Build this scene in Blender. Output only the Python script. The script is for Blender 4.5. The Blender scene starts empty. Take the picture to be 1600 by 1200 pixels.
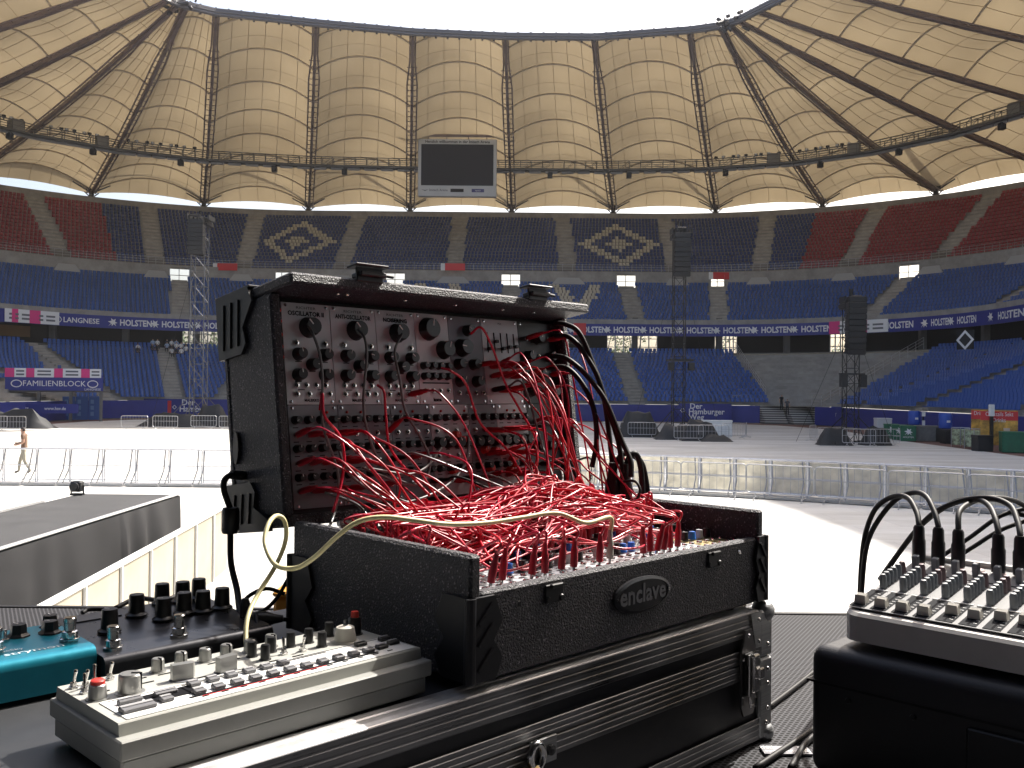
import bpy, bmesh, math, random
import numpy as np
from mathutils import Vector, Matrix, Euler
R = math.radians
rnd = random.Random(7)
sc = bpy.context.scene
COL = sc.collection

# ------------------------------------------------------------------ camera, sky, sun, exposure
CAM_Z, FPX, PITCH, ROLL = 3.25, 1450.0, 0.008, 0.009
cam_data = bpy.data.cameras.new('Camera')
cam_data.sensor_width = 36.0
cam_data.lens = 36.0 * FPX / 1600.0
cam_data.clip_start, cam_data.clip_end = 0.02, 6000.0
cam = bpy.data.objects.new('Camera', cam_data)
COL.objects.link(cam)
cam.matrix_world = (Matrix.Translation((0, 0, CAM_Z)) @ Matrix.Rotation(math.pi/2 + PITCH, 4, 'X')
                    @ Matrix.Rotation(ROLL, 4, 'Z'))
sc.camera = cam

SUN_EL = R(47.0)
SUN_H = Vector((0.66, 0.751)).normalized()
world = bpy.data.worlds.new('World')
sc.world = world
world.use_nodes = True
wn = world.node_tree
sky = wn.nodes.new('ShaderNodeTexSky')
sky.sky_type = 'NISHITA'
sky.sun_disc = False
sky.sun_elevation = SUN_EL
sky.sun_rotation = math.atan2(SUN_H.x, SUN_H.y)
sky.dust_density = 6.0
sky.air_density = 1.0
sky.ozone_density = 0.6
bg = wn.nodes['Background']
wn.links.new(sky.outputs[0], bg.inputs[0])
bg.inputs[1].default_value = 0.15
sun_data = bpy.data.lights.new('Sun', 'SUN')
sun_data.energy = 5.0
sun_data.angle = R(0.53)
sun_data.color = (1.0, 0.955, 0.88)
sun = bpy.data.objects.new('Sun', sun_data)
COL.objects.link(sun)
sdir = Vector((SUN_H.x*math.cos(SUN_EL), SUN_H.y*math.cos(SUN_EL), math.sin(SUN_EL)))
sun.rotation_euler = (-sdir).to_track_quat('-Z', 'Y').to_euler()
sun.location = sdir * 300
vs = sc.view_settings
vs.view_transform = 'Standard'
vs.look = 'None'
vs.gamma = 1.0
vs.use_curve_mapping = False
vs.exposure = 1.0

# ------------------------------------------------------------------ materials
MATS = {}
def mat(name, col, rough=0.6, metal=0.0, var=0.0, vscale=5.0, bump=0.0, bscale=40.0, spec=0.5, coat=0.0, col2=None, bdist=0.01):
    if name in MATS: return MATS[name]
    m = bpy.data.materials.new(name); m.use_nodes = True
    nt = m.node_tree; b = nt.nodes['Principled BSDF']
    b.inputs['Base Color'].default_value = (*col, 1)
    b.inputs['Roughness'].default_value = rough
    b.inputs['Metallic'].default_value = metal
    b.inputs['Specular IOR Level'].default_value = spec
    b.inputs['Coat Weight'].default_value = coat
    if var or bump:
        tc = nt.nodes.new('ShaderNodeTexCoord')
    if var:
        n = nt.nodes.new('ShaderNodeTexNoise'); n.inputs['Scale'].default_value = vscale
        n.inputs['Detail'].default_value = 6; n.inputs['Roughness'].default_value = 0.65
        nt.links.new(tc.outputs['Object'], n.inputs['Vector'])
        r = nt.nodes.new('ShaderNodeValToRGB')
        a = [max(0, c*(1-var)) for c in col]; z = [min(1, c*(1+var)) for c in (col2 or col)]
        r.color_ramp.elements[0].position = 0.3; r.color_ramp.elements[1].position = 0.7
        r.color_ramp.elements[0].color = (*a, 1); r.color_ramp.elements[1].color = (*z, 1)
        nt.links.new(n.outputs['Fac'], r.inputs[0]); nt.links.new(r.outputs[0], b.inputs['Base Color'])
        mr = nt.nodes.new('ShaderNodeMapRange'); mr.inputs['To Min'].default_value = max(0, rough-0.1); mr.inputs['To Max'].default_value = min(1, rough+0.1)
        nt.links.new(n.outputs['Fac'], mr.inputs[0]); nt.links.new(mr.outputs[0], b.inputs['Roughness'])
    if bump:
        n2 = nt.nodes.new('ShaderNodeTexNoise'); n2.inputs['Scale'].default_value = bscale; n2.inputs['Detail'].default_value = 3
        nt.links.new(tc.outputs['Object'], n2.inputs['Vector'])
        bp = nt.nodes.new('ShaderNodeBump'); bp.inputs['Strength'].default_value = bump; bp.inputs['Distance'].default_value = bdist
        nt.links.new(n2.outputs['Fac'], bp.inputs['Height']); nt.links.new(bp.outputs[0], b.inputs['Normal'])
    MATS[name] = m
    return m

def emit_mat(name, col, strength):
    m = mat(name, col, 0.4); b = m.node_tree.nodes['Principled BSDF']
    b.inputs['Emission Color'].default_value = (*col, 1); b.inputs['Emission Strength'].default_value = strength
    return m

def membrane_mat():
    m = bpy.data.materials.new('roof_membrane'); m.use_nodes = True
    nt = m.node_tree; nt.nodes.remove(nt.nodes['Principled BSDF']); out = nt.nodes['Material Output']
    tc = nt.nodes.new('ShaderNodeTexCoord')
    n = nt.nodes.new('ShaderNodeTexNoise'); n.inputs['Scale'].default_value = 0.12; n.inputs['Detail'].default_value = 8
    nt.links.new(tc.outputs['Object'], n.inputs['Vector'])
    r = nt.nodes.new('ShaderNodeValToRGB')
    r.color_ramp.elements[0].position = 0.3; r.color_ramp.elements[1].position = 0.72
    r.color_ramp.elements[0].color = (0.150, 0.114, 0.066, 1); r.color_ramp.elements[1].color = (0.225, 0.176, 0.106, 1)
    nt.links.new(n.outputs['Fac'], r.inputs[0])
    d = nt.nodes.new('ShaderNodeBsdfDiffuse'); t = nt.nodes.new('ShaderNodeBsdfTranslucent'); mx = nt.nodes.new('ShaderNodeMixShader')
    d.inputs[0].default_value = (0.36, 0.31, 0.225, 1)
    nt.links.new(r.outputs[0], t.inputs[0])
    mx.inputs[0].default_value = 0.36
    nt.links.new(d.outputs[0], mx.inputs[1]); nt.links.new(t.outputs[0], mx.inputs[2]); nt.links.new(mx.outputs[0], out.inputs[0])
    MATS['membrane'] = m
    return m

def perforated_mat(name, pitch, hole, metal_col, hole_col, rough=0.45):
    m = bpy.data.materials.new(name); m.use_nodes = True
    nt = m.node_tree; b = nt.nodes['Principled BSDF']; L = nt.links
    tc = nt.nodes.new('ShaderNodeTexCoord')
    def half(off):
        mp = nt.nodes.new('ShaderNodeMapping'); mp.inputs['Scale'].default_value = (1/pitch, 1/(pitch*1.732), 0)
        mp.inputs['Location'].default_value = (off, off, 0)
        L.new(tc.outputs['Object'], mp.inputs[0])
        fr = nt.nodes.new('ShaderNodeVectorMath'); fr.operation = 'FRACTION'; L.new(mp.outputs[0], fr.inputs[0])
        sb = nt.nodes.new('ShaderNodeVectorMath'); sb.operation = 'SUBTRACT'; sb.inputs[1].default_value = (0.5, 0.5, 0); L.new(fr.outputs[0], sb.inputs[0])
        ml = nt.nodes.new('ShaderNodeVectorMath'); ml.operation = 'MULTIPLY'; ml.inputs[1].default_value = (1, 1.732, 0); L.new(sb.outputs[0], ml.inputs[0])
        ln = nt.nodes.new('ShaderNodeVectorMath'); ln.operation = 'LENGTH'; L.new(ml.outputs[0], ln.inputs[0])
        return ln.outputs['Value']
    mn = nt.nodes.new('ShaderNodeMath'); mn.operation = 'MINIMUM'; L.new(half(0), mn.inputs[0]); L.new(half(0.5), mn.inputs[1])
    lt = nt.nodes.new('ShaderNodeMapRange'); lt.inputs['From Min'].default_value = hole-0.04; lt.inputs['From Max'].default_value = hole+0.04
    L.new(mn.outputs[0], lt.inputs[0])
    mx = nt.nodes.new('ShaderNodeMix'); mx.data_type = 'RGBA'; mx.inputs[6].default_value = (*hole_col, 1); mx.inputs[7].default_value = (*metal_col, 1)
    L.new(lt.outputs[0], mx.inputs[0]); L.new(mx.outputs[2], b.inputs['Base Color'])
    b.inputs['Roughness'].default_value = rough; b.inputs['Specular IOR Level'].default_value = 0.15
    MATS[name] = m
    return m

def carpet_mat():
    """black fuzzy speaker carpet with the sparkle of grazing sun painted in as pale specks"""
    m = bpy.data.materials.new('speaker_carpet'); m.use_nodes = True
    nt = m.node_tree; b = nt.nodes['Principled BSDF']; L = nt.links
    tc = nt.nodes.new('ShaderNodeTexCoord')
    n = nt.nodes.new('ShaderNodeTexVoronoi'); n.inputs['Scale'].default_value = 620
    L.new(tc.outputs['Object'], n.inputs['Vector'])
    r = nt.nodes.new('ShaderNodeValToRGB'); e = r.color_ramp.elements
    e[0].position = 0.0; e[0].color = (0.005, 0.005, 0.010, 1); e[1].position = 0.94; e[1].color = (0.016, 0.016, 0.028, 1)
    x = e.new(0.97); x.color = (0.17, 0.15, 0.18, 1)  # pale specks in the colour stand in for sunlit glints
    sp = nt.nodes.new('ShaderNodeSeparateColor'); L.new(n.outputs['Color'], sp.inputs[0])
    L.new(sp.outputs[0], r.inputs[0]); L.new(r.outputs[0], b.inputs['Base Color'])
    n2 = nt.nodes.new('ShaderNodeTexNoise'); n2.inputs['Scale'].default_value = 420; n2.inputs['Detail'].default_value = 4
    L.new(tc.outputs['Object'], n2.inputs['Vector'])
    bp = nt.nodes.new('ShaderNodeBump'); bp.inputs['Strength'].default_value = 1.0; bp.inputs['Distance'].default_value = 0.004
    L.new(n2.outputs['Fac'], bp.inputs['Height']); L.new(bp.outputs[0], b.inputs['Normal'])
    b.inputs['Roughness'].default_value = 0.5; b.inputs['Specular IOR Level'].default_value = 0.6
    MATS['carpet'] = m
    return m

def floor_mat():
    m = bpy.data.materials.new('floor_cover'); m.use_nodes = True
    nt = m.node_tree; b = nt.nodes['Principled BSDF']; L = nt.links
    tc = nt.nodes.new('ShaderNodeTexCoord')
    br = nt.nodes.new('ShaderNodeTexBrick'); br.inputs['Scale'].default_value = 1.0
    br.inputs['Color1'].default_value = (0.66, 0.655, 0.63, 1); br.inputs['Color2'].default_value = (0.60, 0.597, 0.58, 1); br.inputs['Mortar'].default_value = (0.50, 0.497, 0.48, 1)
    br.inputs['Mortar Size'].default_value = 0.012; br.inputs['Brick Width'].default_value = 2.4; br.inputs['Row Height'].default_value = 1.2
    L.new(tc.outputs['Object'], br.inputs['Vector'])
    n = nt.nodes.new('ShaderNodeTexNoise'); n.inputs['Scale'].default_value = 0.25; n.inputs['Detail'].default_value = 9; n.inputs['Roughness'].default_value = 0.7
    mp = nt.nodes.new('ShaderNodeMapping'); mp.inputs['Scale'].default_value = (0.35, 1.5, 1)
    L.new(tc.outputs['Object'], mp.inputs[0]); L.new(mp.outputs[0], n.inputs['Vector'])
    r = nt.nodes.new('ShaderNodeValToRGB'); r.color_ramp.elements[0].position = 0.33; r.color_ramp.elements[1].position = 0.62
    r.color_ramp.elements[0].color = (0.62, 0.60, 0.56, 1); r.color_ramp.elements[1].color = (1, 1, 1, 1)
    L.new(n.outputs['Fac'], r.inputs[0])
    mx = nt.nodes.new('ShaderNodeMix'); mx.data_type = 'RGBA'; mx.blend_type = 'MULTIPLY'; mx.inputs[0].default_value = 1
    L.new(br.outputs[0], mx.inputs[6]); L.new(r.outputs[0], mx.inputs[7]); L.new(mx.outputs[2], b.inputs['Base Color'])
    b.inputs['Roughness'].default_value = 0.6
    MATS['floor'] = m
    return m

def translucent_mat(name, col, fac):
    m = bpy.data.materials.new(name); m.use_nodes = True
    nt = m.node_tree; nt.nodes.remove(nt.nodes['Principled BSDF']); out = nt.nodes['Material Output']
    d = nt.nodes.new('ShaderNodeBsdfDiffuse'); t = nt.nodes.new('ShaderNodeBsdfTranslucent'); mx = nt.nodes.new('ShaderNodeMixShader')
    tc = nt.nodes.new('ShaderNodeTexCoord'); n = nt.nodes.new('ShaderNodeTexNoise'); n.inputs['Scale'].default_value = 3.0; n.inputs['Detail'].default_value = 6
    oi = nt.nodes.new('ShaderNodeObjectInfo'); av = nt.nodes.new('ShaderNodeVectorMath'); nt.links.new(tc.outputs['Object'], av.inputs[0]); nt.links.new(oi.outputs['Location'], av.inputs[1]); nt.links.new(av.outputs[0], n.inputs['Vector'])
    r = nt.nodes.new('ShaderNodeValToRGB'); r.color_ramp.elements[0].position = .3; r.color_ramp.elements[1].position = .7
    r.color_ramp.elements[0].color = (*[c*.7 for c in col], 1); r.color_ramp.elements[1].color = (*col, 1); nt.links.new(n.outputs['Fac'], r.inputs[0])
    nt.links.new(r.outputs[0], d.inputs[0]); nt.links.new(r.outputs[0], t.inputs[0])
    mx.inputs[0].default_value = fac
    nt.links.new(d.outputs[0], mx.inputs[1]); nt.links.new(t.outputs[0], mx.inputs[2]); nt.links.new(mx.outputs[0], out.inputs[0])
    MATS[name] = m
    return m
membrane_mat(); carpet_mat(); floor_mat()
perforated_mat('grille', 0.0088, 0.36, (0.065, 0.065, 0.072), (0.0015, 0.0015, 0.002), 0.75)
CONC = mat('concrete', (0.30, 0.285, 0.26), 0.85, var=0.25, vscale=0.6, bump=0.2, bscale=6)
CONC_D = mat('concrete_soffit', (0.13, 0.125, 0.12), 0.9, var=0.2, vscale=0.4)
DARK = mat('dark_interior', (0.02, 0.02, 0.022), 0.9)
SEAT_B = mat('seat_blue', (0.045, 0.115, 0.37), 0.45, var=0.18, vscale=0.5)
SEAT_N = mat('seat_navy', (0.036, 0.062, 0.21), 0.5, var=0.15, vscale=0.5)
SEAT_R = mat('seat_red', (0.30, 0.034, 0.048), 0.5, var=0.15, vscale=0.5)
SEAT_W = mat('seat_white', (0.62, 0.58, 0.48), 0.5)
STEEL = mat('girder_brown', (0.20, 0.15, 0.135), 0.55, var=0.2, vscale=0.8)
ARCHM = mat('arch_steel', (0.42, 0.35, 0.26), 0.6)
GALV = mat('galvanised', (0.46, 0.46, 0.47), 0.4, 0.75, var=0.2, vscale=4)
ALU = mat('aluminium', (0.62, 0.62, 0.64), 0.38, 0.85, var=0.15, vscale=8)
BLACKM = mat('black_metal', (0.018, 0.018, 0.02), 0.45, 0.3)
BLACKP = mat('black_plastic', (0.013, 0.013, 0.015), 0.38)
BLACKR = mat('black_rubber', (0.012, 0.011, 0.012), 0.55, spec=0.25)
BLUEB = mat('board_blue', (0.022, 0.032, 0.23), 0.5, var=0.12, vscale=0.7)
WHITE = mat('white_paint', (0.74, 0.74, 0.72), 0.5)
WHITE_T = mat('white_print', (0.75, 0.75, 0.75), 0.6)
PINK = mat('print_magenta', (0.70, 0.04, 0.22), 0.6)
RED = mat('print_red', (0.62, 0.03, 0.035), 0.6)
GREY_T = mat('print_grey', (0.15, 0.155, 0.17), 0.9, spec=0.1)
DARK_T = mat('print_black', (0.012, 0.012, 0.014), 0.95, spec=0.05)

# ------------------------------------------------------------------ mesh helpers
def tag(o, label=None, cat=None, group=None, kind=None):
    if label: o['label'] = label
    if cat: o['category'] = cat
    if group: o['group'] = group
    if kind: o['kind'] = kind
    return o

def thing(name, label, cat, loc=(0, 0, 0), rot=(0, 0, 0), group=None):
    o = bpy.data.objects.new(name, None); COL.objects.link(o)
    o.location = loc; o.rotation_euler = rot; o.empty_display_size = 0.2
    return tag(o, label, cat, group)

def link_mesh(name, me, parent=None, loc=(0, 0, 0), rot=(0, 0, 0), scale=None):
    o = bpy.data.objects.new(name, me); COL.objects.link(o)
    o.location = loc; o.rotation_euler = rot
    if scale: o.scale = scale
    if parent: o.parent = parent
    return o

def copy_tree(o, parent=None):
    c = o.copy(); COL.objects.link(c); c.parent = parent
    for ch in o.children: copy_tree(ch, c)
    return c

class MB:
    def __init__(s): s.v, s.f, s.m = [], [], []
    def add(s, vs, fs, mi=0):
        b = len(s.v); s.v.extend([tuple(p) for p in vs]); s.f.extend([tuple(i+b for i in f) for f in fs]); s.m.extend([mi]*len(fs)); return s
    def box(s, x0, x1, y0, y1, z0, z1, mi=0, bev=0.0, M=None):
        if bev <= 0:
            vs = [(x0,y0,z0),(x1,y0,z0),(x1,y1,z0),(x0,y1,z0),(x0,y0,z1),(x1,y0,z1),(x1,y1,z1),(x0,y1,z1)]
            fs = [(0,3,2,1),(4,5,6,7),(0,1,5,4),(1,2,6,5),(2,3,7,6),(3,0,4,7)]
        else:
            b = bev; c = ((x0+x1)/2, (y0+y1)/2, (z0+z1)/2); h = (abs(x1-x0)/2, abs(y1-y0)/2, abs(z1-z0)/2)
            vs = []; idx = {}
            for sx in (-1, 1):
                for sy in (-1, 1):
                    for sz in (-1, 1):
                        for ax in range(3):
                            p = [h[0]-b, h[1]-b, h[2]-b]; p[ax] = h[ax]
                            idx[(sx, sy, sz, ax)] = len(vs); vs.append((c[0]+sx*p[0], c[1]+sy*p[1], c[2]+sz*p[2]))
            fs = []
            I = lambda a, bb, cc, ax: idx[(a, bb, cc, ax)]
            for sg in (-1, 1):
                q = [I(sg,-1,-1,0), I(sg,1,-1,0), I(sg,1,1,0), I(sg,-1,1,0)]; fs.append(q if sg > 0 else q[::-1])
                q = [I(-1,sg,-1,1), I(-1,sg,1,1), I(1,sg,1,1), I(1,sg,-1,1)]; fs.append(q if sg > 0 else q[::-1])
                q = [I(-1,-1,sg,2), I(1,-1,sg,2), I(1,1,sg,2), I(-1,1,sg,2)]; fs.append(q if sg > 0 else q[::-1])
            for a in (-1, 1):
                for bb in (-1, 1):
                    for q, fl in (([I(-1,a,bb,1), I(1,a,bb,1), I(1,a,bb,2), I(-1,a,bb,2)], a*bb > 0), ([I(a,-1,bb,2), I(a,1,bb,2), I(a,1,bb,0), I(a,-1,bb,0)], a*bb > 0), ([I(a,bb,-1,0), I(a,bb,1,0), I(a,bb,1,1), I(a,bb,-1,1)], a*bb > 0)):
                        fs.append(q if fl else q[::-1])
                    for cc in (-1, 1):
                        q = [I(a,bb,cc,0), I(a,bb,cc,1), I(a,bb,cc,2)]; fs.append(q if a*bb*cc > 0 else q[::-1])
        if M is not None: vs = [M @ Vector(p) for p in vs]
        return s.add(vs, fs, mi)
    def cyl(s, p0, p1, r0, r1=None, n=12, mi=0, caps=True):
        p0, p1 = Vector(p0), Vector(p1); r1 = r0 if r1 is None else r1
        d = (p1-p0).normalized(); a = d.orthogonal().normalized(); b = d.cross(a)
        vs = []
        for p, r in ((p0, r0), (p1, r1)):
            for i in range(n):
                t = 2*math.pi*i/n; vs.append(p + a*(r*math.cos(t)) + b*(r*math.sin(t)))
        fs = [(i, (i+1) % n, n+(i+1) % n, n+i) for i in range(n)]
        if caps: fs += [tuple(range(n-1, -1, -1)), tuple(range(n, 2*n))]
        return s.add(vs, fs, mi)
    def lathe(s, prof, n=20, o=(0, 0, 0), mi=0, ribs=0.0):
        """prof: list of (r, z) from bottom to top, closed at both ends"""
        vs = []; o = Vector(o)
        for k, (r, z) in enumerate(prof):
            for i in range(n):
                t = 2*math.pi*i/n; rr = r*(1 - (ribs if (i % 2 and 0 < k < len(prof)-1) else 0))
                vs.append((o.x+rr*math.cos(t), o.y+rr*math.sin(t), o.z+z))
        fs = []
        for k in range(len(prof)-1):
            for i in range(n): fs.append((k*n+i, k*n+(i+1) % n, (k+1)*n+(i+1) % n, (k+1)*n+i))
        fs.append(tuple(range(n-1, -1, -1))); fs.append(tuple(range((len(prof)-1)*n, len(prof)*n)))
        return s.add(vs, fs, mi)
    def tube(s, pts, r, n=6, mi=0, closed=False):
        pts = [Vector(p) for p in pts]; N = len(pts); prev = None; vs = []
        for i, p in enumerate(pts):
            if closed: d = (pts[(i+1) % N]-pts[i-1])
            else: d = pts[min(i+1, N-1)]-pts[max(i-1, 0)]
            d = d.normalized() if d.length > 1e-9 else Vector((0, 0, 1))
            if prev is None: a = d.orthogonal().normalized()
            else:
                a = prev - d*prev.dot(d)
                a = a.normalized() if a.length > 1e-6 else d.orthogonal().normalized()
            prev = a; b = d.cross(a)
            rr = r[i] if isinstance(r, (list, tuple)) else r
            for k in range(n):
                t = 2*math.pi*k/n; vs.append(p + a*(rr*math.cos(t)) + b*(rr*math.sin(t)))
        fs = []
        for i in range(N if closed else N-1):
            j = (i+1) % N
            for k in range(n): fs.append((i*n+k, i*n+(k+1) % n, j*n+(k+1) % n, j*n+k))
        if not closed: fs += [tuple(range(n-1, -1, -1)), tuple(range((N-1)*n, N*n))]
        return s.add(vs, fs, mi)
    def beam(s, p0, p1, w, h, mi=0, up=(0, 0, 1)):
        p0, p1 = Vector(p0), Vector(p1); d = (p1-p0).normalized(); up = Vector(up)
        a = d.cross(up); a = a.normalized() if a.length > 1e-6 else d.orthogonal().normalized(); b = a.cross(d)
        vs = []
        for p in (p0, p1):
            for sa, sb in ((-1,-1),(1,-1),(1,1),(-1,1)): vs.append(p + a*(sa*w/2) + b*(sb*h/2))
        return s.add(vs, [(0,1,2,3),(7,6,5,4),(0,4,5,1),(1,5,6,2),(2,6,7,3),(3,7,4,0)], mi)
    def prism(s, poly, z0, z1, mi=0, M=None):
        n = len(poly)
        vs = [(x, y, z0) for x, y in poly] + [(x, y, z1) for x, y in poly]
        fs = [tuple(range(n-1, -1, -1)), tuple(range(n, 2*n))] + [(i, (i+1) % n, n+(i+1) % n, n+i) for i in range(n)]
        if M is not None: vs = [M @ Vector(p) for p in vs]
        return s.add(vs, fs, mi)
    def grid(s, rows, mi=0, flip=False):
        """rows: list of equally long lists of points"""
        n = len(rows[0]); vs = [p for r in rows for p in r]; fs = []
        for i in range(len(rows)-1):
            for k in range(n-1):
                q = (i*n+k, i*n+k+1, (i+1)*n+k+1, (i+1)*n+k); fs.append(q[::-1] if flip else q)
        return s.add(vs, fs, mi)
    def rbox(s, x0, x1, y0, y1, z0, z1, r, seg=4, mi=0):
        bm = bmesh.new(); bmesh.ops.create_cube(bm, size=1, matrix=Matrix.Translation(((x0+x1)/2, (y0+y1)/2, (z0+z1)/2)) @ Matrix.Diagonal((x1-x0, y1-y0, z1-z0, 1)))
        bmesh.ops.bevel(bm, geom=bm.edges[:], offset=r, segments=seg, profile=0.5, affect='EDGES'); bm.verts.index_update()
        s.add([v.co.copy() for v in bm.verts], [[v.index for v in f.verts] for f in bm.faces], mi); bm.free(); return s
    def mesh(s, name, mats, smooth=None):
        me = bpy.data.meshes.new(name); me.from_pydata(s.v, [], s.f)
        for m in (mats if isinstance(mats, (list, tuple)) else [mats]): me.materials.append(m)
        if any(s.m): me.polygons.foreach_set('material_index', s.m)
        if smooth:
            bm = bmesh.new(); bm.from_mesh(me); bmesh.ops.recalc_face_normals(bm, faces=bm.faces); bm.to_mesh(me); bm.free()
            me.polygons.foreach_set('use_smooth', [True]*len(me.polygons))
            if smooth < 179: me.set_sharp_from_angle(angle=R(smooth))
        me.update()
        return me
    def build(s, name, mats, parent=None, loc=(0, 0, 0), rot=(0, 0, 0), smooth=None):
        return link_mesh(name, s.mesh(name, mats, smooth), parent, loc, rot)

TEXT = {}
def text_mesh(body, size, extrude=0.0, bold=0.0, sx=1.0):
    key = (body, size, extrude, bold, sx)
    if key in TEXT: return TEXT[key]
    cu = bpy.data.curves.new('lettering', 'FONT'); cu.body = body; cu.size = size; cu.extrude = extrude; cu.offset = bold
    cu.align_x = 'CENTER'; cu.align_y = 'CENTER'; cu.resolution_u = 2
    ob = bpy.data.objects.new('lettering', cu); COL.objects.link(ob)
    me = bpy.data.meshes.new_from_object(ob.evaluated_get(bpy.context.evaluated_depsgraph_get()))
    bpy.data.objects.remove(ob)
    if sx != 1.0: me.transform(Matrix.Diagonal((sx, 1, 1, 1)))
    TEXT[key] = me
    return me
def lettering(body, size, m, parent, loc, rot=(R(90), 0, 0), extrude=0.0, bold=0.0, sx=1.0, name='lettering'):
    me = text_mesh(body, size, extrude, bold, sx).copy()
    me.materials.clear(); me.materials.append(m)
    return link_mesh(name, me, parent, loc, rot)
# pre-make the repeated words while the scene is still small
for a in (('HOLSTEN', 1.05, 0.0, 0.03, 0.95),): text_mesh(*a)

def ray(px, py):
    a, b = px-800, py-600; cr, sr = math.cos(ROLL), math.sin(ROLL)
    u, v = a*cr+b*sr, -a*sr+b*cr; x, y, z = u/FPX, 1.0, -v/FPX; cp, sp = math.cos(PITCH), math.sin(PITCH)
    return Vector((x, y*cp-z*sp, y*sp+z*cp))
def at(px, py, Y):
    r = ray(px, py); return Vector((0, 0, CAM_Z)) + r*(Y/r.y)
def ground(px, py, z=0.0):
    r = ray(px, py); return Vector((0, 0, CAM_Z)) + r*((z-CAM_Z)/r.z)

# ================================================================== THE ARENA
XL, XR, YF, RF, RO = -44.0, 33.0, 103.0, 12.0, 58.0
CL, CR = XL+RF, XR-RF
ARC = RO*math.pi/2
def plan(t, d):
    """point and outward normal on the bowl: t runs along the outer edge, d is the distance behind the front wall"""
    if CL <= t <= CR: return Vector((t, YF+d, 0)), Vector((0, 1, 0))
    if t > CR:
        q = t-CR
        if q <= ARC:
            a = q/RO; n = Vector((math.sin(a), math.cos(a), 0)); return Vector((CR, YF-RF, 0)) + n*(RF+d), n
        return Vector((XR+d, YF-RF-(q-ARC), 0)), Vector((1, 0, 0))
    q = CL-t
    if q <= ARC:
        a = q/RO; n = Vector((-math.sin(a), math.cos(a), 0)); return Vector((CL, YF-RF, 0)) + n*(RF+d), n
    return Vector((XL-d, YF-RF-(q-ARC), 0)), Vector((-1, 0, 0))
def pt(t, d, z):
    p, n = plan(t, d); return Vector((p.x, p.y, z))
T0, T1 = -171.0, 171.0
def trange(a, b, step=2.0):
    n = max(1, int(math.ceil((b-a)/step))); return [a+(b-a)*i/n for i in range(n+1)]
def sweep(mb, prof, a, b, mi=0, step=2.0, closed=False):
    """sweep an open (d,z) profile along the bowl"""
    ts = trange(a, b, step)
    pr = prof + [prof[0]] if closed else prof
    mb.grid([[pt(t, d, z) for t in ts] for d, z in pr], mi)
    return mb

# ground and arena floor
g = MB().add([(-900,-900,-0.05),(900,-900,-0.05),(900,900,-0.05),(-900,900,-0.05)], [(0,1,2,3)])
tag(g.build('ground', mat('asphalt', (0.09, 0.09, 0.085), 0.9, var=0.3, vscale=0.2)), kind='structure')
fl = MB(); poly = [pt(t, -0.6, 0) for t in trange(T0, T1, 3)]
fl.add([(p.x, p.y, 0.0) for p in poly], [tuple(range(len(poly)))])
tag(fl.build('track', mat('track_red', (0.15, 0.075, 0.06), 0.9, var=0.3, vscale=0.5)), kind='structure')
fl = MB(); poly = [(-40.5, -12), (26.5, -12), (27.5, 66), (29.5, 84), (27, 95), (20, 100.2), (-30, 100.2), (-38.5, 95), (-40.5, 88)]
fl.add([(x, y, 0.02) for x, y in poly], [tuple(range(len(poly)))])
tag(fl.build('arena_floor', MATS['floor']), kind='structure')

BAY0, BAY = -0.3, 16.3
def bay(k): return BAY0 + BAY*k

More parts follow.
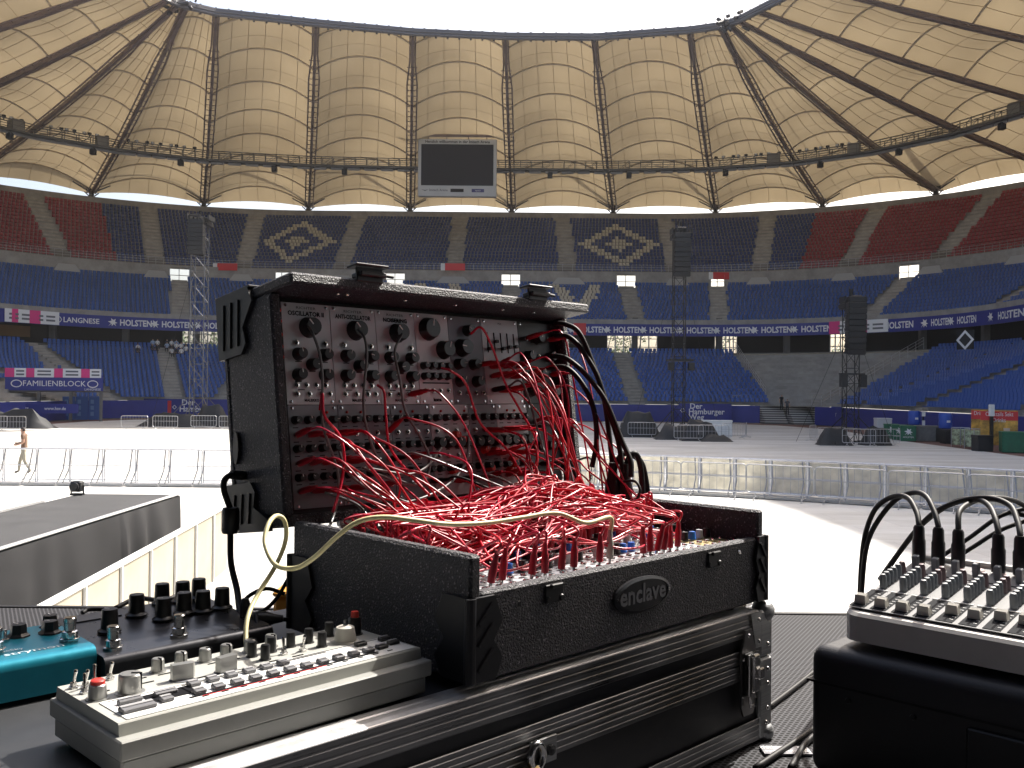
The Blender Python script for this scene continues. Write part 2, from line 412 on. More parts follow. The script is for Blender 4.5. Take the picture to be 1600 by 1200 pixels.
# ---- seats
SEAT_V = [(-.20,-.20,.42),(.20,-.20,.42),(.20,.16,.40),(-.20,.16,.40),(-.20,.20,.82),(.20,.20,.82),(-.20,-.21,.36),(.20,-.21,.36),(-.20,.25,.80),(.20,.25,.80),(-.20,.22,.36),(.20,.22,.36)]
SEAT_F = [(0,1,2,3),(3,2,5,4),(6,7,1,0),(4,5,9,8),(6,0,3,10),(7,11,2,1),(3,4,8,10),(2,11,9,5),(10,8,9,11),(6,10,11,7)]
def seat_mesh(m):
    mb = MB().add(SEAT_V, SEAT_F); return mb.mesh('seat', m)
SEATMESH = {k: seat_mesh(m) for k, m in enumerate((SEAT_B, SEAT_N, SEAT_R, SEAT_W))}
def tier_seats(root, rows, t0, t1, aisle, aw, colour, skip, singles=0):
    """rows: list of (d,z); seats face the pitch; the nearest ones are parts of their own, the rest one mass"""
    spots = []
    for r, (d, z) in enumerate(rows):
        t = t0
        while t < t1:
            p, n = plan(t, d)
            k = (RF+d)/RO if ((t > CR and t-CR < ARC) or (t < CL and CL-t < ARC)) else 1.0
            st = 0.52/max(k, 0.2)
            if not skip(t, r, p):
                near = min(abs(t-a) for a in aisle)*k
                if near > aw: spots.append((p.x, p.y, z, math.atan2(-n.x, n.y), colour(t, r, p)))
            t += st
    if singles:
        def big(s):
            if s[1] < 50: return 1e9
            px = 800+FPX*s[0]/s[1]
            return (s[0]**2+s[1]**2) if -20 < px < 1615 else 1e9
        order = sorted(range(len(spots)), key=lambda i: big(spots[i]))
        for i in order[:singles]:
            x, y, z, a, c = spots[i]; link_mesh('seat', SEATMESH[c], root, (x, y, z), (0, 0, a))
        keep = set(order[singles:]); spots = [s for i, s in enumerate(spots) if i in keep]
    V = np.array(SEAT_V); nv, nf = len(SEAT_V), len(SEAT_F); F = np.array(SEAT_F)
    A = np.array(spots); N = len(A); c, s = np.cos(A[:,3]), np.sin(A[:,3])
    vx = V[None,:,0]*c[:,None]-V[None,:,1]*s[:,None]+A[:,0:1]; vy = V[None,:,0]*s[:,None]+V[None,:,1]*c[:,None]+A[:,1:2]; vz = V[None,:,2]+A[:,2:3]
    co = np.stack([vx, vy, vz], 2).reshape(-1)
    fi = (F[None]+(np.arange(N)*nv)[:,None,None]).reshape(-1)
    me = bpy.data.meshes.new('seat_rows'); me.vertices.add(N*nv); me.vertices.foreach_set('co', co.astype(np.float32))
    me.loops.add(N*nf*4); me.loops.foreach_set('vertex_index', fi.astype(np.int32))
    me.polygons.add(N*nf); me.polygons.foreach_set('loop_start', (np.arange(N*nf)*4).astype(np.int32))
    for m in (SEAT_B, SEAT_N, SEAT_R, SEAT_W): me.materials.append(m)
    me.polygons.foreach_set('material_index', np.repeat(A[:,4].astype(np.int32), nf)); me.update(calc_edges=True)
    tag(link_mesh('seat_rows', me, root), kind='stuff')

def terrace(mb, rows, depth, t0, t1, mi=0):
    """stepped concrete under rows of seats"""
    prof = []
    for d, z in rows: prof += [(d-depth/2, z), (d+depth/2, z)]
    sweep(mb, prof, t0, t1, mi)
def steps(root, rows, depth, t, w, name='stairway', m=None):
    """aisle stairs: two treads to each row"""
    mb = MB()
    rise = rows[1][1]-rows[0][1]
    for i, (d, z) in enumerate(rows):
        p, n = plan(t, d-depth/2); e = Vector((n.y, -n.x, 0))
        for q in (0, 1):
            z1 = z+0.012 + (rise/2 if q else 0); d0 = q*depth/2
            a = p+n*d0; b = p+n*(d0+depth/2)
            vs = [a-e*w/2, a+e*w/2, b+e*w/2, b-e*w/2]
            mb.add([(v.x, v.y, z-0.05) for v in vs]+[(v.x, v.y, z1) for v in vs], [(4,5,6,7),(0,1,5,4),(1,2,6,5),(3,0,4,7)])
    return mb.build(name, m or CONC_A, root)
CONC_A = mat('concrete_stair', (0.36, 0.33, 0.285), 0.85, var=0.22, vscale=1.2)
def rail(mb, t0, t1, d, z, h, post=2.0, bars=3, r=0.022):
    ts = trange(t0, t1, 1.5)
    for b in range(bars):
        zz = z+h*(b+1)/bars; mb.tube([pt(t, d, zz) for t in ts], r, 4)
    n = int((t1-t0)/post)
    for i in range(n+1): t = t0+(t1-t0)*i/max(1, n); mb.cyl(pt(t, d, z), pt(t, d, z+h), r, n=4, caps=False)

# ---- lower stand
lower = thing('lower_stand', 'lowest tier of blue seats round the arena behind the blue perimeter boards', 'grandstand', (0, 0, 0))
LD = 0.92; LROWS = [(1.0+LD*i, 1.95+0.365*i) for i in range(18)]
mb = MB(); terrace(mb, LROWS, LD, T0, T1); mb.build('terrace', CONC, lower)
LA = [-150, -134, -118, -88, -57, bay(-2), bay(-1), bay(0), 14.0, 125.5, 142, 158]
GAPX, GAPY = 28.2, 94.5
def lskip(t, r, p):
    if p.x > GAPX and p.y > GAPY + (p.x-33)*0.6: return True                        # open corner with bare steps
    if p.x < -38.5 and p.y > 86 and -60 < p.x and abs((p.y-86)-(-38.5-p.x)*1.3) < 1.3: return True
    if t < -108 and r < 5: return True                                               # deck in front of the family block
    return False
tier_seats(lower, LROWS, T0, T1, LA, 1.15, lambda t, r, p: 0, lskip, 300)
for t in LA: steps(lower, LROWS, LD, t, 1.8 if -60 < t < 20 else 1.4)
mb = MB(); rail(mb, 37, 41, 2, 2.0, 1.0); mb.build('handrail', GALV, lower)
# open stair rails in the corner gap
for x0, y0, x1, y1, in ((28.5, 104.2, 28.9, 120.0), (31.2, 96.5, 47, 106.0), (36.5, 103.5, 43, 113)):
    mb = MB(); n = 13; pts = []
    for i in range(n+1):
        f = i/n; x, y = x0+(x1-x0)*f, y0+(y1-y0)*f
        dd = math.hypot(x-CR, y-(YF-RF))-RF if x > CR else y-YF
        z = 1.95+max(0, (dd-1.0))*0.365/LD; pts.append(Vector((x, y, z)))
        mb.cyl((x, y, z-0.2), (x, y, z+1.15), 0.03, n=5)
    for hz in (0.45, 0.8, 1.15): mb.tube([p+Vector((0, 0, hz)) for p in pts], 0.026, 5)
    mb.build('handrail', GALV, lower)
# light-coloured steps from the corner down to the floor
for k, (a, b) in enumerate(((27.2, 29.6), (29.9, 32.0), (32.2, 34.0))):
    mb = MB()
    for i in range(8):
        z = 0.02+1.9*(i+1)/8; y0 = 98.2+0.34*i - (k-1)*1.2
        mb.box(a, b, y0, y0+2.5, z-0.06, z)
        mb.box(a, b, y0+0.05, y0+2.5, z-0.24, z-0.06, 1)
    mb.build('stair_flight', [mat('step_edge', (0.62, 0.60, 0.56), 0.7), CONC_D], lower)
# concourse behind the lower tier: floor, dark back wall with openings, columns
mb = MB(); sweep(mb, [(17.2, 8.35), (17.25, 8.45), (31, 8.45)], T0, T1); mb.build('concourse_floor', CONC_D, lower)
holes = [(12.6, 19.3), (31.4, 36.6), (57.5, 64.5), (-52.5, -44)]
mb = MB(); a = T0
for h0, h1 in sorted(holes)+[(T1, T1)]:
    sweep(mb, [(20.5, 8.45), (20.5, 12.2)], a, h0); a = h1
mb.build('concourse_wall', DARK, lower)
for h0, h1 in holes:
    mb = MB(); n = 6
    for i in range(n+1):
        t = h0+(h1-h0)*i/n; mb.cyl(pt(t, 20.6, 8.45), pt(t, 20.6, 12.2), 0.09, n=6)
    for z in (9.3, 10.4): mb.tube([pt(t, 20.6, z) for t in trange(h0, h1, 1)], 0.05, 5)
    mb.build('window_frame', GALV, lower)
GLASS = mat('dusty_glass', (0.30, 0.33, 0.31), 0.15)
for k in range(-9, 10):
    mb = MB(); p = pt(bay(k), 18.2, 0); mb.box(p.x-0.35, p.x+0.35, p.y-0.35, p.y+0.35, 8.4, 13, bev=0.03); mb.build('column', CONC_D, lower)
# kiosk shutters in the left concourse
for t in (-104, -96, -89):
    mb = MB(); p, n = plan(t, 20.3); e = Vector((n.y, -n.x, 0)); q = [p-e*2.2, p+e*2.2, p+e*2.2-n*0.15, p-e*2.2-n*0.15]
    mb.add([(v.x, v.y, 9.2) for v in q]+[(v.x, v.y, 10.5) for v in q], [(0,1,2,3),(7,6,5,4),(0,4,5,1),(1,5,6,2),(2,6,7,3),(3,7,4,0)])
    mb.build('kiosk_counter', mat('kiosk_wood', (0.30, 0.17, 0.07), 0.6), lower)

# ---- middle stand
middle = thing('middle_stand', 'middle tier of blue seats above the blue advertising band', 'grandstand')
MD = 0.9; MROWS = [(16.9+MD*i, 12.1+0.49*i) for i in range(13)]
mb = MB(); terrace(mb, MROWS, MD, T0, T1); sweep(mb, [(15.95, 10.5), (15.95, 12.6), (16.2, 12.6), (16.45, 12.1)], T0, T1)
mb.build('terrace', CONC, middle)
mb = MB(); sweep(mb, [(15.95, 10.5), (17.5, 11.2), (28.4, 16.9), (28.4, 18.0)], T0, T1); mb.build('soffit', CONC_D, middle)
MA = [-150, -122, -97, -53, bay(-2), bay(-1), bay(0), bay(1), bay(2), 69.0, 103.0, 128, 150]
PORT = MA[1:-2]
def mcol(t, r, p):
    if -16 < t < 15.0:
        c = int(round((t+0.3)/0.52)); R_ = 12-r     # white seats spell HSV
        q = r-4
        if 0 <= q <= 7:
            x = c+25
            if 0 <= x <= 11: return 3 if (x <= 2 or x >= 9 or q in (3, 4)) else 0
            x = c-11
            if 0 <= x <= 13:
                s = (7-q)*0.6
                return 3 if (abs(x-6.5) < 7-s and abs(x-6.5) > 7-s-3.4) else 0
    return 0
tier_seats(middle, MROWS, T0, T1, MA, 1.2, mcol, lambda t, r, p: False, 0)
for t in MA: steps(middle, MROWS, MD, t, 2.1)
# wall at the back with the entrance openings (daylight shows through)
mb = MB(); a = T0
for c in PORT:
    w = 1.35/0.72 if abs(c) > 33 else 1.35
    sweep(mb, [(28.1, 17.9), (28.1, 20.3)], a, c-w); a = c+w
sweep(mb, [(28.1, 17.9), (28.1, 20.3)], a, T1); mb.build('back_wall', CONC, middle)
for c in PORT:
    mb = MB(); w = 1.35/0.72 if abs(c) > 33 else 1.35
    for t in (c-w, c-w*0.05, c+w): mb.cyl(pt(t, 28.0, 18.0), pt(t, 28.0, 19.9), 0.06, n=5)
    for z in (18.9, 19.85): mb.cyl(pt(c-w, 28.0, z), pt(c+w, 28.0, z), 0.05, n=5)
    mb.build('entrance_frame', GALV, middle)
for k in range(-9, 9):
    c = bay(k); mb = MB()   # pale sloping hood under the upper tier's aisle
    t = c+BAY/2
    a_, b_ = pt(t-2.6, 27.6, 18.2), pt(t+2.6, 27.6, 18.2); c_, d_ = pt(t+1.5, 28.0, 19.4), pt(t-1.5, 28.0, 19.4)
    n = plan(t, 28)[1]*0.5
    mb.add([a_, b_, c_, d_, a_+n, b_+n, c_+n, d_+n], [(0,1,2,3),(4,7,6,5),(0,4,5,1),(1,5,6,2),(2,6,7,3),(3,7,4,0)])
    mb.build('stair_hood', mat('hood_grey', (0.36, 0.36, 0.35), 0.7), middle)
# ---- upper stand
upper = thing('upper_stand', 'steep upper tier of navy and red seats right below the tent roof', 'grandstand')
UD = 0.93; UROWS = [(29.6+UD*i, 20.0+0.635*i) for i in range(17)]
mb = MB(); terrace(mb, UROWS, UD, T0, T1); sweep(mb, [(28.15, 20.3), (28.15, 20.0), (29.15, 20.0)], T0, T1)
mb.build('terrace', CONC, upper)
mb = MB(); sweep(mb, [(44.95, 30.2), (45.2, 30.8), (45.2, 31.9), (46.1, 31.9), (46.1, 29)], T0, T1); mb.build('parapet', CONC, upper)
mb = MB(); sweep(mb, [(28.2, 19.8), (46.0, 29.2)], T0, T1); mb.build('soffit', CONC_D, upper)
UA = [bay(k)+BAY/2 for k in range(-11, 11)]
def ucol(t, r, p):
    if t > bay(3)-0.8 or t < bay(-4)+1.2: return 2
    for k in (-2, 1):
        j = (t-bay(k))/0.52; i = r-8
        if abs(j) < 13 and abs(i) <= 6:
            w = 11.2*(1-abs(i)/6.5)+0.5
            if w-3.6 < abs(j) <= w: return 3
            if abs(i) <= 2 and abs(j) <= (3.6, 2.0, 0.5)[abs(i)]: return 3
    return 1
tier_seats(upper, UROWS, T0, T1, UA, 1.25, ucol, lambda t, r, p: False, 0)
for k in range(-8, 8): steps(upper, UROWS, UD, bay(k)+BAY/2, 2.2)
mb = MB(); rail(mb, T0, T1, 28.3, 20.3, 1.0, post=1.4, bars=3); mb.build('handrail', GALV, upper)

# ---- perimeter wall boards
for nm, t0, t1 in (('far', -31.5, 26.0),): pass
pw = thing('perimeter_wall', 'long blue perimeter wall at the foot of the lower tier', 'wall')
for i, t in enumerate(trange(T0, T1, 4)[:-1]):
    t2 = trange(T0, T1, 4)[i+1]
    m = plan((t+t2)/2, 0)[0]
    if m.x > 27.4 and m.y > 96.5: continue
    mb = MB(); sweep(mb, [(0.0, 0.05), (0.0, 1.92), (0.14, 1.92), (0.14, 0.05)], t+0.004, t2-0.004, step=2); mb.build('wall_panel', BLUEB, pw)
# board lettering on straight runs
def board(label, x0, x1, y, z0, z1, texts, extra=None, cat='sign', m=BLUEB, d=0.06):
    o = thing('advertising_board', label, cat, ((x0+x1)/2, y, z0))
    w = x1-x0; mb = MB().box(-w/2, w/2, 0, d, 0, z1-z0, bev=0.01); mb.build('panel', m, o)
    for s, size, tx, tz, mm in texts: lettering(s, size, mm, o, (tx, -0.012, tz), bold=size*0.02)
    if extra: extra(o, w)
    return o
def diamond(o, x, z, r, m=WHITE_T, k=0.68):
    mb = MB(); out = [(x-r, z), (x, z+r*1.0), (x+r, z), (x, z-r)]; inn = [(x-r*k, z), (x, z+r*k), (x+r*k, z), (x, z-r*k)]
    vs = [(a, -0.012, b) for a, b in out]+[(a, -0.012, b) for a, b in inn]
    mb.add(vs, [(i, (i+1) % 4, 4+(i+1) % 4, 4+i) for i in range(4)]); mb.build('emblem', m, o)
p = at(1102, 640, 101.5)
board('dark blue board reading Der Hamburger Weg behind the middle delay tower', p.x-2.9, p.x+2.9, 101.6, 0.25, 2.1,
      [('Der', 0.85, -1.0, 1.55, WHITE_T), ('Hamburger', 0.85, 0.15, 0.95, WHITE_T), ('Weg', 0.85, -0.95, 0.35, WHITE_T)], lambda o, w: diamond(o, -2.45, 1.1, 0.3))
p = at(305, 636, 101.5)
board('blue board reading Der Hamburger beside the left delay tower', p.x-7.5, p.x+4.0, 101.6, 0.25, 2.1,
      [('Der', 0.9, 0.95, 1.45, WHITE_T), ('Hamburger', 0.9, 2.05, 0.75, WHITE_T)],
      lambda o, w: (MB().box(-2.1, -0.9, -0.03, -0.01, 0.2, 1.65).build('red_field', RED, o), diamond(o, -0.55, 0.95, 0.25)))
o = thing('advertising_board', 'blue end board with cut-off letters urg beside the right tower', 'sign', (32.75, 93.4, 0.2), (0, 0, R(-90)))
MB().box(-1.6, 1.6, -0.06, 0, 0, 1.8, bev=0.01).build('panel', BLUEB, o)
lettering('urger', 0.8, WHITE_T, o, (-0.9, -0.075, 1.05))

# ---- advertising band on the middle tier's edge
band = thing('advertising_band', 'blue band of beer and ice cream advertising under the middle tier', 'banner')
for i, t in enumerate(trange(T0, T1, 5.7)[:-1]):
    mb = MB(); sweep(mb, [(15.75, 10.5), (15.75, 12.0), (15.9, 12.0), (15.9, 10.5)], t+0.015, t+5.685, step=1.5); mb.build('band_panel', BLUEB, band)
def on_band(t, z, off=15.72):
    p, n = plan(t, off); return (p.x, p.y, z), (R(90), 0, math.atan2(-n.x, n.y))
def knight(mb):   # small rearing-horse mark
    mb.add([(-.5,-.45,0),(-.2,-.1,0),(-.55,.1,0),(-.15,.2,0),(-.2,.5,0),(.1,.3,0),(.35,.45,0),(.25,.1,0),(.55,-.05,0),(.25,-.12,0),(.4,-.45,0),(.1,-.2,0),(-.1,-.45,0),(-.12,-.15,0)], [tuple(range(14))])
km = MB(); knight(km); KN = km.mesh('horse_mark', WHITE_T)
def hol(px, py, Y):
    p = at(px, py, Y)
    # find the bowl position whose direction matches
    best = min((abs(pt(t/5, 15.72, 11.2).x/pt(t/5, 15.72, 11.2).y - p.x/p.y), t/5) for t in range(-600, 760))
    return best[1]
def bent(body, size, t, z, bold, sx):
    me = text_mesh(body, size, 0.0, bold, sx).copy(); me.materials.clear(); me.materials.append(WHITE_T)
    k = (RF+15.7)/RO if (t > CR or t < CL) else 1.0
    for v in me.vertices: v.co = pt(t+v.co.x/k, 15.72, z+v.co.y)
    link_mesh('lettering', me, band)
for px in (212, 277, 343, 925, 981, 1038, 1096, 1154, 1213, 1276, 1405, 1470, 1511, 1574, 420, 485, 550, 615, 680, 745, 810, 865):
    t = hol(px, 510, 119); k = (RF+15.7)/RO if (t > CR or t < CL) else 1
    (x, y, z), rr = on_band(t, 11.22); s = 0.8 if px > 1440 else 0.95
    bent('HOLSTEN', 1.05, t, 11.22, 0.03, {1470: .6, 1511: .62, 1574: .72}.get(px, .82))
    p, n = plan(t, 15.72); e = Vector((n.y, -n.x, 0))*-(2.1 if px in (1470, 1511) else 2.7)
    link_mesh('horse_mark', KN, band, (x+e.x-n.x*0.25, y+e.y-n.y*0.25, 11.22), rr)
t = hol(127, 498, 119); (x, y, z), rr = on_band(t, 11.22); bent('LANGNESE', 0.85, t, 11.22, 0.015, 1.0)
p, n = plan(t, 15.7); e = Vector((n.y, -n.x, 0))*-3.0
mb = MB(); mb.tube([(0.55*math.cos(a)*1.2, 0.42*math.sin(a), 0) for a in np.linspace(0, 2*math.pi, 20)[:-1]], 0.05, 4, closed=True)
mb.tube([(0.25*math.cos(a)*1.2, 0.22*math.sin(a), 0) for a in np.linspace(0, 2*math.pi, 14)[:-1]], 0.05, 4, closed=True)
mb.build('ring_mark', WHITE_T, band, (x+e.x-n.x*0.25, y+e.y-n.y*0.25, 11.22), rr)
for px, w, m in ((24, 1.0, PINK), (30, 3.6, WHITE_T), (56, 1.6, PINK), (69, 3.4, WHITE_T), (905, 1.6, RED), (1307, 1.8, PINK), (1318, 3.2, WHITE_T), (1350, 1.3, PINK), (1362, 4.2, WHITE_T)):
    t = hol(px, 510, 119); (x, y, z), rr = on_band(t, 11.3, 15.70)
    b = MB().box(-w/2, w/2, -0.75, 0.75, 0, 0.03); p_, n_ = plan(t, 15.7); x -= n_.x*0.12; y -= n_.y*0.12; b.build('ad_field', m, band, (x, y, z), rr)
    if m is WHITE_T:
        b = MB()
        for q in (-.3, .15): b.box(-w*0.36, -w*0.05, q-0.1, q+0.12, 0.031, 0.036); b.box(w*0.05, w*0.36, q-0.1, q+0.12, 0.031, 0.036)
        b.build('print_lines', GREY_T, band, (x, y, z), rr)
# little red signs over the entrances
for px, Yd in ((355, 130), (711, 130), (1130, 130)):
    o = thing('entrance_sign', 'small red sign on the concrete edge '+{355: 'beside the left delay tower', 711: 'above the synth lid', 1130: 'behind the middle delay tower'}[px], 'sign', at(px, 417 if px < 1000 else 431, Yd))
    MB().box(-1.4, 1.4, 0, 0.08, -0.5, 0.5, bev=0.01).build('panel', RED, o); MB().box(-2.0, -1.42, 0, 0.08, -0.5, 0.5).build('white_field', WHITE_T, o)
# diamond emblem on the right concourse
o = thing('emblem_sign', 'white outlined diamond emblem under the band at the far right', 'sign', at(1508, 531, 88)); o.rotation_euler = (0, 0, R(-62))
diamond(o, 0, 0, 0.95)
MB().box(-0.9, 0.9, 0.0, 0.05, -0.9, 0.9).build('panel', DARK, o)

# ---- trees outside, seen through the openings
def tree(x, y, h, label):
    o = thing('tree', label, 'tree', (x, y, 0), group='trees outside the arena')
    mb = MB(); mb.cyl((0, 0, 0), (0.2, 0, h*0.55), 0.4, 0.22, 8); mb.cyl((0.2, 0, h*0.4), (1.6, 0.4, h*0.75), 0.16, 0.06, 6); mb.cyl((0.2, 0, h*0.45), (-1.5, -0.3, h*0.8), 0.16, 0.06, 6)
    mb.build('trunk', mat('bark', (0.07, 0.05, 0.035), 0.9), o)
    mb = MB(); rr = random.Random(int(x*10))
    for c in range(26):
        cx, cy, cz = rr.gauss(0, h*0.2), rr.gauss(0, h*0.2), h*0.58+rr.gauss(0, h*0.17)
        for k in range(55):
            p = Vector((cx+rr.gauss(0, .7), cy+rr.gauss(0, .7), max(1.5, cz+rr.gauss(0, .6)))); a = Vector((rr.gauss(0, 1), rr.gauss(0, 1), rr.gauss(0, 1))).normalized()*0.3; b = a.orthogonal().normalized()*0.17
            mb.add([p-a, p+b, p+a, p-b], [(0,1,2,3)])
    mb.build('crown', mat('foliage', (0.075, 0.13, 0.03), 0.6, var=0.4, vscale=0.5), o)
for i, (x, y, h) in enumerate(((18, 185, 13), (25, 190, 14), (31, 183, 12), (40, 188, 13), (47, 182, 14), (54, 186, 12), (60, 181, 13), (86, 160, 13), (93, 152, 14), (99, 143, 13), (-70, 178, 14), (-62, 186, 13), (11, 189, 14))):
    tree(x, y, h*1.45, 'green tree outside, seen through the concourse openings')

# ================================================================== ROOF
ZO, ZR = 32.9, 43.5
ring = {-13: (-47, 8), -12: (-46.7, 22), -11: (-46.4, 36), -10: (-45.5, 50), -9: (-43.5, 66), -8: (-40.5, 80), -7: (-37.5, 91), -6: (-35.9, 95.3), -5: (-35.3, 96.4), -4: (-34.7, 97.1), -3: (-32, 98.9), -2: (-21.9, 101.6), -1: (-11.5, 103.9), 0: (-1.1, 104.9),
        1: (9.0, 104.9), 2: (19.4, 102.6), 3: (22.6, 101.3), 4: (23.4, 100.5), 5: (24.2, 99.4), 6: (25.6, 96.8), 7: (29, 90.5), 8: (31.8, 83), 9: (34, 70), 10: (35, 56), 11: (35.4, 41), 12: (35.5, 26), 13: (35.5, 10)}
def outer(k):
    return pt(bay(k), 46.0, ZO)
def ringp(k): x, y = ring[k]; return Vector((x, y, ZR))
roof = thing('tent_roof', 'yellowish translucent tent roof with radial girders and arches over the stands', 'roof')
S_ST = [0.0, 0.135, 0.27, 0.41, 0.55, 0.69, 0.83, 0.955]      # arch stations along the girders
NC = 14
girder, archs, membranes, seams = {}, {}, {}, {}
def rad(k, s):
    a, b = outer(k), ringp(k)
    if s < 0:
        p, n = plan(bay(k), 46.0); return Vector((p.x, p.y, ZO)) + n*(-s*18) + Vector((0, 0, s*0.5))
    return a.lerp(b, s) + Vector((0, 0, -0.9*math.sin(math.pi*s)))
for k in range(-13, 13):
    wid = lambda s: (rad(k+1, s)-rad(k, s)).length
    def surf(s, c):
        a, b = rad(k, s), rad(k+1, s); p = a.lerp(b, c)
        w = (b-a).length; lo = max(0.0, s)
        # billow between arches
        j = 0
        while j < len(S_ST)-1 and S_ST[j+1] < lo: j += 1
        f = (lo-S_ST[j])/((S_ST[j+1] if j+1 < len(S_ST) else 1.02)-S_ST[j]); f = min(max(f, 0), 1)
        rise = 0.175*w*(1-0.22*math.sin(math.pi*f))
        if s < 0: rise = 0.175*w*(1+s*6.9)
        if s > 0.95: rise *= max(0.12, 1-(s-0.95)*15)
        return p + Vector((0, 0, rise*4*c*(1-c)))
    ss = [-0.11, -0.06, -0.02]
    for j in range(len(S_ST)):
        e = S_ST[j+1] if j+1 < len(S_ST) else 1.0
        ss += [S_ST[j]+(e-S_ST[j])*q/5 for q in range(5)]
    ss.append(1.0)
    cs = [i/NC for i in range(NC+1)]
    mb = MB(); mb.grid([[surf(s, c) for c in cs] for s in ss]); mb.build('membrane', MATS['membrane'], roof, smooth=40)
    mb = MB()
    for s in S_ST: mb.tube([surf(s, c)-Vector((0, 0, 0.14)) for c in cs], 0.12 if wid(s) > 3 else 0.07, 5)
    mb.build('arches', ARCHM, roof)
    mb = MB()
    for c in [q/6 for q in range(1, 6)]: mb.tube([surf(s, c)-Vector((0, 0, 0.05)) for s in ss], 0.035, 3)
    for j in range(len(S_ST)-1):
        s = (S_ST[j]+S_ST[j+1])/2; mb.tube([surf(s, c)-Vector((0, 0, 0.05)) for c in cs], 0.022, 3)
    mb.build('seams', mat('seam_brown', (0.30, 0.225, 0.135), 0.8), roof)
for k in range(-13, 14):
    a, b = outer(k), ringp(k); e = (b-a).cross(Vector((0, 0, 1))).normalized(); dn = Vector((0, 0, -0.35))
    pts = [rad(k, i/10)+dn for i in range(11)]; mb = MB()
    for i in range(10): mb.beam(pts[i], pts[i+1], 0.34, 0.45)
    for sg in (-1, 1): mb.tube([p+e*(sg*(0.62 if i < 9 else 0.3)) for i, p in enumerate(pts)], 0.10, 5)
    for i in range(40):
        q = rad(k, i/40)+dn; w = 0.62 if i < 36 else 0.3; mb.beam(q-e*w, q+e*w, 0.08, 0.08)
    mb.build('girder', STEEL, roof)
    p, n = plan(bay(k), 46.0); e = Vector((n.y, -n.x, 0)); mb = MB(); q = Vector((p.x, p.y, 0))-n*0.4
    mb.cyl((q.x, q.y, 30.8), (q.x, q.y, ZO+0.5), 0.42, 0.34, 10)
    top = Vector((p.x, p.y, 56))+n*3; mb.cyl((p.x, p.y, ZO), top, 0.6, 0.3, 10)
    for sg in (-1, 1):
        mb.cyl(Vector((q.x, q.y, ZO-0.4)), Vector((q.x, q.y, ZO+1.0))+e*(sg*2.6), 0.13, 0.1, 6)
        mb.cyl(Vector((q.x, q.y, ZO-1.2)), Vector((q.x, q.y, ZO-0.3))+e*(sg*1.0), 0.09, n=6)
    mb.build('mast', mat('mast_dark', (0.055, 0.05, 0.05), 0.5), roof)
mb = MB()
rp = [ringp(k) for k in range(-13, 14)]
for dz, r in ((0.2, 0.26), (-0.35, 0.2), (-0.05, 0.18)): mb.tube([p+Vector((0, -0.25 if dz < 0 else 0.0, dz)) for p in rp], r, 6)
for i in range(len(rp)-1):
    n = max(1, int((rp[i+1]-rp[i]).length/1.3))
    for q in range(n): p = rp[i].lerp(rp[i+1], q/n); mb.cyl(p+Vector((0, 0, -0.6)), p+Vector((0, 0, 0.5)), 0.12, n=5)
mb.build('ring_cable', mat('cable_grey', (0.12, 0.11, 0.11), 0.5), roof)
for c in (-4.6, 3.6):   # clamp clusters at the ring's corners
    k = -4 if c < 0 else 4; p = ringp(k); mb = MB()
    for i in range(14):
        q = p+Vector((rnd.uniform(-1.6, 1.6), rnd.uniform(-1.2, 1.2), rnd.uniform(-.7, .8))); mb.cyl(q, q+Vector((rnd.uniform(-.9, .9), rnd.uniform(-.5, .5), rnd.uniform(-.6, .6))), 0.2, n=7)
    mb.build('corner_clamp', mat('mast_dark', (0.055, 0.05, 0.05), 0.5), roof)

